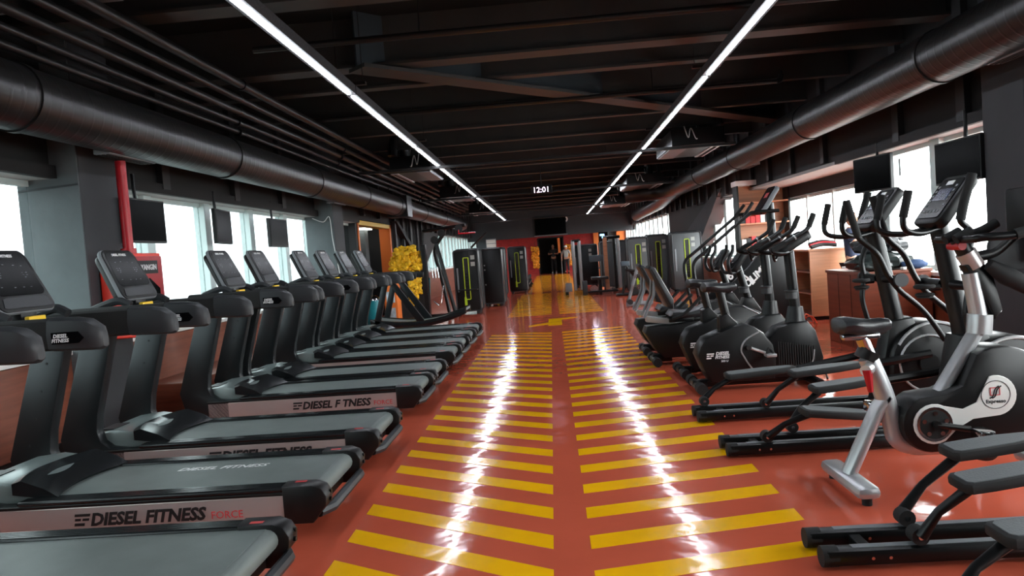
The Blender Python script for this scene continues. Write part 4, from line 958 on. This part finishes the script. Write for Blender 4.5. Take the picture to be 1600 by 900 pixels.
rnd = random.Random(3); ORD = ['first', 'second', 'third', 'fourth', 'fifth', 'sixth', 'seventh', 'eighth', 'ninth']
for z, n in ((1.18, 9), (1.65, 7), (.78, 8)):
    for k in range(n):
        h = rnd.uniform(.12, .24); x = 3.91+.1*k
        m = rnd.choice((M_book, M_paper, M_paper, M_blackprint)) if z != .78 else rnd.choice((M_grey, M_paper, M_blackprint))
        nm = {'red_binder': 'red', 'white_paper': 'white', 'black_print': 'black', 'mid_grey_plastic': 'grey'}[m.name]
        lev = {1.18: 'middle', 1.65: 'upper', .78: 'lower'}[z]
        tag(MB().box(x, x+.09, 15.34, 15.56, z, z+h, .004).build('storage_box', m, None, False), f'{ORD[k]} box from the left, {nm}, on the {lev} shelf of the light wood bookshelf', 'box', f'boxes on the {lev} bookshelf shelf')
for k, P in enumerate(([(3.6, 11.1, .012), (3.75, 11.25, .16), (3.9, 11.4, .012), (3.7, 11.5, .012), (3.8, 11.2, .13), (3.92, 11.3, .012)], [(3.5, 11.7, .012), (3.65, 11.6, .012), (3.8, 11.65, .2), (3.93, 11.8, .012)])):
    tag(MB().tube(curve(P, 8), .01, 6).build('orange_cable', M_orangewire, None), ['looped', 'arched'][k] + ' orange cable on the floor before the oak cabinet', 'cable')
tag(MB().tube(curve([(2.5, 7.0, .01), (2.7, 7.6, .01), (2.95, 8.0, .01), (3.4, 8.25, .01)], 8), .007, 6).build('power_cable', M_blackm, None), 'thin black power cable from the upright bike to the counter', 'cable')

# ================================================================== PEOPLE
def skin_obj(name, m, parent, verts, edges, radii):
    me = bpy.data.meshes.new(name); me.from_pydata([Vector(v) for v in verts], edges, [])
    o = link(name, me, parent); me.materials.append(m)
    md = o.modifiers.new('skin', 'SKIN'); md.use_smooth_shade = True
    for i, r in enumerate(radii): me.skin_vertices[0].data[i].radius = (r, r) if not isinstance(r, tuple) else r
    me.skin_vertices[0].data[0].use_root = True
    s = o.modifiers.new('subdivision', 'SUBSURF'); s.levels = 1; s.render_levels = 2
    return o
def person(label, loc, rz, arms, shirt, trousers, hair, shoes, cap=None, sc=1.0):
    """arms: for each side (elbow, wrist) in body space; figure faces local -y, 1.7 m tall"""
    t = thing('person', label, 'person', loc); t.rotation_euler = (0, 0, rz); t.scale = (sc, sc, sc)
    V = [(0, 0, .93), (0, 0, 1.1), (0, .01, 1.28), (0, .01, 1.42), (0, 0, 1.5)]; E = [(0, 1), (1, 2), (2, 3), (3, 4)]; R = [(.16, .11), (.14, .1), (.16, .11), (.1, .08), .052]
    bV, bE, bR = list(V), list(E), list(R)
    def chain(start, pts, rs):
        p = start
        for q, r in zip(pts, rs): bV.append(q); bR.append(r); bE.append((p, len(bV)-1)); p = len(bV)-1
        return p
    for s, (el_, wr_) in zip((-1, 1), arms):
        w = chain(3, [(s*.18, .01, 1.4), el_, wr_], [.06, .042, .03])
        el_v, wr_v = Vector(el_), Vector(wr_); d = (wr_v-el_v).normalized(); sdv = d.cross(Vector((0, 1, .2))).normalized()
        pm = wr_v+d*.07; bV.append(tuple(pm)); bR.append((.034, .018)); bE.append((w, len(bV)-1)); pi = len(bV)-1
        for k in range(4):
            q = pm+d*(.075-.01*abs(k-1.3))+sdv*(.016*(k-1.5))+Vector((0, -.02, 0)); bV.append(tuple(q)); bR.append(.008); bE.append((pi, len(bV)-1))
        q = wr_v+d*.05+sdv*.05; bV.append(tuple(q)); bR.append(.009); bE.append((w, len(bV)-1))
        chain(0, [(s*.09, 0, .88), (s*.1, -.01, .5), (s*.105, .02, .09), (s*.11, -.1, .04)], [.085, .06, .042, .036])
    skin_obj('body', M_skin, t, bV, bE, bR)
    h = MB(); h.ell((0, -.015, 1.61), (.078, .095, .115), 20, 14); h.ell((0, -.115, 1.595), (.013, .02, .022), 8, 6)
    for s in (-1, 1): h.ell((s*.078, 0, 1.6), (.012, .022, .03), 8, 6)
    hd = h.build('head', M_skin, t)
    for s in (-1, 1): MB().ell((s*.03, -.1, 1.625), (.012, .008, .008), 8, 6).build('eye', M_blackprint, hd)
    MB().ell((0, -.1, 1.55), (.025, .01, .006), 8, 6).build('mouth', M_redprint, hd)
    MB().ell((0, .01, 1.645), (.086, .1, .1), 18, 12).build('hair', hair, hd)
    if cap:
        b = MB(); b.ell((0, 0, 1.68), (.095, .11, .07), 18, 10); b.box(-.07, .07, -.19, -.08, 1.665, 1.68, .006); b.build('cap', cap, hd)
    sv = list(V[:4]); se = [(0, 1), (1, 2), (2, 3)]; sr = [(.175, .125), (.155, .115), (.175, .125), (.11, .085)]
    for s, (el_, wr_) in zip((-1, 1), arms):
        sv.append((s*.18, .01, 1.4)); sr.append(.074); se.append((3, len(sv)-1)); sv.append(tuple(Vector((s*.18, .01, 1.4)).lerp(Vector(el_), .75))); sr.append(.058); se.append((len(sv)-2, len(sv)-1))
    skin_obj('shirt', shirt, t, sv, se, sr)
    tv_ = [(0, 0, 1.0)]; te = []; tr = [(.172, .12)]
    for s in (-1, 1):
        for q, r in (((s*.09, 0, .86), .1), ((s*.1, -.01, .5), .075), ((s*.105, .02, .12), .06)):
            tv_.append(q); tr.append(r); te.append((len(tv_)-2 if q[2] < .86 else 0, len(tv_)-1))
    skin_obj('trousers', trousers, t, tv_, te, tr)
    for s in (-1, 1):
        b = MB(); b.ell((s*.11, -.05, .045), (.05, .13, .05), 14, 8)
        for v in b.bm.verts: v.co.z = max(v.co.z, 0)
        b.build('shoe', shoes, t)
    return t
pr = person('person in a navy shirt holding a camera to the face behind the counter', (4.5, 11.3, 0), 1.0, [((-.26, -.12, 1.2), (-.09, -.2, 1.48)), ((.26, -.12, 1.2), (.09, -.2, 1.48))], M_navy, M_darkcloth, M_hair, M_blackm, sc=.95)
cm = thing('handheld_camera', 'small black camera held up by the person in navy', 'camera', (4.5+.24*math.sin(1.0), 11.3-.24*math.cos(1.0), 1.47)); cm.rotation_euler = (0, 0, 1.0)
MB().box(-.06, .06, -.03, .03, 0, .085, .01).build('camera_body', M_black, cm); MB().cyl((0, -.03, .04), (0, -.1, .04), .032, 14).build('lens', M_black, cm)
person('person in dark clothes and white shoes standing in the far doorway', (.12, 44.5, 0), 0, [((-.3, .0, 1.15), (-.14, -.2, 1.18)), ((.3, 0, 1.15), (.14, -.2, 1.18))], M_darkcloth, M_darkcloth, M_hair, M_white)
person('person with a white cap standing at the right edge of the far doorway', (.86, 43.3, 0), -.3, [((-.28, .0, 1.12), (-.26, -.1, .9)), ((.28, 0, 1.12), (.26, -.1, .9))], M_palecloth, M_darkcloth, M_hair, M_blackm, cap=M_white, sc=.93)
for k, x in enumerate((-.95, 1.12)):
    t = thing('garland', 'orange and yellow garland hanging at the ' + ('left' if k == 0 else 'right') + ' of the far doorway', 'decoration', (x, 43.9, 0))
    shag('tinsel', M_garland, t, [(-.2, .2, -.12, -.02, .9, 1.65), (-.12, .16, -.12, -.02, .45, .9)], 130, .07)
    MB().tube([(0, -.03, 1.6), (0, 0, 2.0)], .01, 6).build('hook', M_steelblk, t)

# ================================================================== WEIGHT MACHINES
def stack_machine(label, loc, w, h, rz=0.0, lime=True, plates=True, d=.5, handle=True, slot_x=.0, m=None):
    t = thing('weight_stack_machine', label, 'weight machine', loc, 'weight stack machines'); t.rotation_euler = (0, 0, rz)   # panel faces local -y
    MB().prism(rrect(-w/2, w/2, .06, h, .07), -d/2, d/2, 'y', .015).build('cabinet', m or M_steelblk, t)
    MB().tube([(u, -d/2-.01, v) for u, v in rrect(-w/2+.02, w/2-.02, .08, h-.02, .06)], .016, 8, closed=True).build('front_tube', M_capgrey, t)
    MB().tube([(u, d/2+.0, v) for u, v in rrect(-w/2-.005, w/2+.005, .06, h+.005, .07)], .02, 8, closed=True).build('rear_tube', M_capgrey, t)
    if lime:
        s = MB().box(slot_x-.05, slot_x+.05, -d/2-.004, -d/2+.01, .38, h-.22).build('weight_slot', M_blackprint, t, False)
        MB().tube([(u, -d/2-.01, v) for u, v in rrect(slot_x-.062, slot_x+.062, .36, h-.2, .02, 2)], .011, 6, closed=True).build('lime_trim', M_lime, s)
        MB().prism([(slot_x-.09, .22), (slot_x-.03, .22), (slot_x-.03, .36), (slot_x-.05, .44), (slot_x-.09, .42)], -d/2-.012, -d/2-.002, 'y').build('lime_bracket', M_lime, s, False)
        for k in range(8): MB().box(slot_x-.04, slot_x+.04, -d/2-.008, -d/2-.003, .42+.075*k, .42+.075*k+.055).build('weight_plate', M_steelblk, s, False)
    if plates:
        for z in (h-.2, h-.36): MB().box(slot_x+.12, slot_x+.22, -d/2-.006, -d/2, z-.05, z+.05).build('placard', M_palecloth, t, False)
    if handle: MB().box(-w/2+.07, -w/2+.11, -d/2-.012, -d/2, h*.35, h*.72, .006).build('side_strip', M_grey, t)
    for sx_ in (-1, 1): MB().box(sx_*w*.36-.04, sx_*w*.36+.04, -d/2-.05, d/2+.05, 0, .07, .01).build('foot', M_blackm, t)
    return t
m1 = stack_machine('black weight stack machine with a lime slot beside the cable tower', (-2.08, 18.0, 0), .62, 1.57, 0)
MB().tube([(-.2, -.27, .6), (-.2, -.45, .6), (.25, -.45, .6), (.25, -.27, .6)], .018, 8).build('padded_bar', M_foam, m1)
m2 = stack_machine('plain dark panelled weight machine next to the lime slotted one', (-1.62, 20.1, 0), .56, 1.57, 0, False, False, .6, False)
for z in (.6, 1.0, 1.12): MB().cyl((-.2, -.3, z), (-.2, -.31, z), .02, 10).build('bolt', M_silver, m2)
stack_machine('third black weight machine of the left row', (-1.78, 24.3, 0), .5, 1.6, 0)
stack_machine('fourth black weight machine of the left row with a lime slot', (-1.2, 25.6, 0), .62, 1.6, 0)
stack_machine('right row weight machine nearest the walkway, tall lime slot', (2.42, 21.0, 0), .58, 1.58, -.0, m=M_cab)
stack_machine('middle of the three lime slotted machines of the right row', (3.05, 21.5, 0), .6, 1.62, 0, m=M_cab)
stack_machine('widest lime slotted machine, at the window end of the right row', (3.7, 20.6, 0), .82, 1.63, 0, slot_x=0.0, m=M_cab)
stack_machine('plain grey weight machine behind the cable crossover', (2.05, 24.5, 0), .9, 1.55, 0, False, False, m=M_cab)
stack_machine('plain dark weight machine behind the flat benches', (1.2, 26.5, 0), .9, 1.5, 0, False, True)
def frame_tower(name, label, loc, rz=0):
    t = thing(name, label, 'weight machine', loc, 'cable towers'); t.rotation_euler = (0, 0, rz); return t
t = frame_tower('cable_tower', 'black cable tower with slanted posts in front of the left windows', (-2.75, 17.4, 0))
MB().tube([(-.5, .2, 0), (-.28, .2, 2.1)], .03, 8).build('slanted_post', M_steelblk, t)
MB().tube([(.42, -.15, 0), (.05, -.05, 1.75)], .04, 8, flat=1.2).build('slanted_post', M_steelblk, t)
MB().tube(curve([(.22, .1, .1), (.1, .1, .9), (-.02, .1, 1.5), (.03, .1, 1.72), (.2, .1, 1.95)], 5), .045, 10).build('mast', M_black, t)
MB().tube([(-.3, .2, 2.08), (.75, .1, 2.15)], .04, 8).build('top_beam', M_steelblk, t)
MB().tube([(-.5, .2, .04), (.5, -.1, .04)], .04, 8).build('base_beam', M_steelblk, t)
for x, z in ((.0, 1.85), (.18, 2.0), (.6, 2.08)): MB().cyl((x, .02, z), (x, .1, z), .09, 18).build('pulley', M_blackm, t)
for x in (.02, .09, .16): MB().cyl((x-.1, -.1, .95), (x-.12, -.1, 1.2), .02, 8).build('bar_attachment', M_chrome, t)
MB().tube(curve([(-.1, -.1, .4), (.05, -.15, .3), (.12, -.12, .6), (.15, -.1, .75)], 4), .016, 8).build('hanging_handle', M_chrome, t)
MB().tube([(.6, .1, 2.1), (.6, -.05, 1.95), (1.0, -.05, 1.95)], .02, 8).build('pull_bar', M_redpipe, t)
MB().tube([(.85, .1, 1.6), (1.25, .1, 1.95)], .025, 8).build('brace', M_steelblk, t)
tag(MB().prism([(-3.2, .05), (-3.05, .05), (-3.0, .95), (-3.17, .95)], 17.85, 17.92, 'y', .004).build('step_board', M_teal, None, False), 'narrow teal board leaning behind the cable tower', 'board')
t = thing('notice_board', 'white notice sheets on the far left grey wall', 'notice', (-3.42, 39.4, 1.35))
for k in range(4): MB().box(-.0, .5, -.02, 0, .22*k, .22*k+.19).build('sheet', M_paper, t, False)
MB().box(-.03, .53, 0, .02, -.03, .9).build('backing', M_grey, t, False)
for s in (0, .5): MB().cyl((s, .01, -1.35), (s, .01, 0), .012, 6).build('stand_leg', M_steelblk, t)
# cable crossover and benches, right
t = frame_tower('cable_crossover', 'cable crossover with silver uprights and a low front beam', (1.3, 22.5, 0))
for x, y in ((-.62, .4), (-.42, .5), (.34, .0), (.62, .1), (.74, .1)):
    MB().tube([(x, y, .1), (x, y, 1.62)], .05, 10).build('upright', M_silver if x != .62 else M_black, t)
MB().box(.28, .4, -.06, .06, .1, 1.66, .01).build('guide_panel', M_lightwood, t, False)
MB().tube([(-.65, .45, 1.62), (-.4, .5, 1.64)], .05, 8).build('top_beam', M_steelblk, t); MB().tube([(.3, 0, 1.66), (.8, .1, 1.66)], .05, 8).build('top_beam', M_steelblk, t)
MB().box(-.42, .6, -.66, -.58, .05, .11, .01).build('front_beam', M_steelblk, t)
MB().box(-.45, -.3, -.72, -.5, 0, .42, .02).build('front_post', M_capgrey, t); MB().box(-.95, -.75, -.5, -.42, .12, .38, .02).build('weight_block', M_grey, t)
MB().cyl((-.1, -.5, .15), (-.1, -.3, .15), .12, 20).build('silver_drum', M_chrome, t)
MB().box(-.15, .28, .2, .28, .95, 1.15, .02).build('blue_pad', M_bluepad, t)
MB().box(-.15, .35, -.5, .1, .42, .5, .02).build('bench_pad', M_leather, t); MB().box(.05, .15, -.3, -.2, 0, .42).build('bench_leg', M_steelblk, t)
for x in (-.9, .55): MB().box(x-.05, x+.05, -.1, .6, 0, .1, .01).build('base_foot', M_steelblk, t)
t = frame_tower('lever_press', 'lever arm machine with a round weight between crossover and lime slotted machines', (2.0, 20.4, 0))
MB().tube([(-.1, 0, .05), (0, 0, .85)], .04, 8).build('post', M_steelblk, t); MB().tube([(0, 0, .85), (.3, 0, .45)], .04, 8).build('brace', M_steelblk, t)
MB().tube([(.0, 0, .72), (.28, -.1, .66), (.55, -.2, .5)], .04, 8).build('lever_arm', M_foam, t)
MB().box(-.12, .12, -.05, .05, .82, .95, .02).build('pad', M_bluepad, t)
MB().cyl((.2, -.1, .12), (.2, .1, .12), .11, 18).build('round_weight', M_blackm, t); MB().tube([(-.3, 0, .04), (.4, 0, .04)], .04, 8).build('base', M_steelblk, t)
t = frame_tower('plate_loaded_machine', 'silver framed plate machine just behind the recumbent bikes', (1.9, 16.6, 0))
MB().tube([(-.25, 0, .12), (.02, 0, .95)], .035, 8).build('post', M_grey, t); MB().tube([(.05, .1, .1), (.1, .1, .9)], .035, 8).build('post', M_grey, t)
MB().tube([(-.3, 0, .06), (.3, .1, .06)], .05, 8).build('base', M_grey, t); MB().cyl((-.22, -.15, .12), (-.22, .15, .12), .06, 14).build('foot_roller', M_blackm, t)
for z in (.45, .7): MB().cyl((.0, -.2, z), (.0, .0, z), .05, 14).build('weight_horn', M_chrome, t)
# dumbbell rack
t = thing('dumbbell_rack', 'low sloped black dumbbell rack before the red wall', 'rack', (-1.3, 28.6, 0))
for z, dx in ((.3, .18), (.62, 0)):
    MB().prism([(dx-.12, z), (dx+.22, z-.08), (dx+.22, z-.12), (dx-.12, z-.04)], -1.2, 3.4, 'y').build('shelf', M_steelblk, t, False)
for y in (-1.1, 1.32, 3.33): MB().prism([(-.2, 0), (.45, 0), (.4, .06), (-.08, .75), (-.16, .75)], y, y+.06, 'y').build('end_frame', M_steelblk, t, False)
hexm = None
for r, (z, dx) in enumerate(((.33, .22), (.65, .05))):
    for k in range(9):
        d_ = thing('dumbbell', (ORD[k] + ' black dumbbell from the camera on the ' + ('lower' if r == 0 else 'upper') + ' shelf of the dumbbell rack'), 'dumbbell', (-1.3+dx, 27.7+.5*k, z+.045), 'dumbbells on the ' + ('lower' if r == 0 else 'upper') + ' rack shelf')
        if hexm is None:
            b = MB(); b.cyl((-.15, 0, 0), (-.06, 0, 0), .07, 8); hm = b.mesh('weight_head', M_blackm)
            b = MB(); b.cyl((.06, 0, 0), (.15, 0, 0), .07, 8); hm2 = b.mesh('weight_head', M_blackm)
            b = MB(); b.cyl((-.07, 0, 0), (.07, 0, 0), .018, 8); gm = b.mesh('handle', M_chrome); hexm = 1
        link('weight_head', hm, d_); link('weight_head', hm2, d_); link('handle', gm, d_)
# bench press area at the far right and neon sign
t = thing('flat_bench', 'dark flat bench with a white dumbbell near the far doorway', 'bench', (1.5, 33.0, 0))
MB().box(-.6, .6, -.15, .15, .42, .5, .02).build('pad', M_leather, t)
for x in (-.45, .45): MB().box(x-.04, x+.04, -.2, .2, 0, .42, .01).build('leg', M_steelblk, t)
tag(MB().cyl((-.12, 0, 0), (.12, 0, 0), .05, 12).build('chrome_dumbbell', M_chrome, None, loc=(1.4, 32.95, .552)), 'single chrome dumbbell on the far flat bench', 'dumbbell')
t = thing('neon_sign', 'vertical dark panel with lit blue and red figures near the far right', 'sign', (2.75, 39.2, 1.15))
MB().box(-.2, .3, 0, .05, 0, 1.0, .01).build('panel', M_gloss, t, False)
for k, (x, z, m) in enumerate(((0, .85, M_neonb), (.1, .72, M_neonb), (.02, .45, M_neonr), (.1, .32, M_neonr), (0, .12, M_neonb))): MB().box(x-.13, x+.11, -.02, 0, z-.05, z+.06, .01, Matrix.Rotation(0, 4, 'Y')).build('lit_figure', m, t, False)
for x in (-.15, .25): MB().cyl((x, .03, -1.15), (x, .03, 0), .015, 6).build('stand_leg', M_steelblk, t)
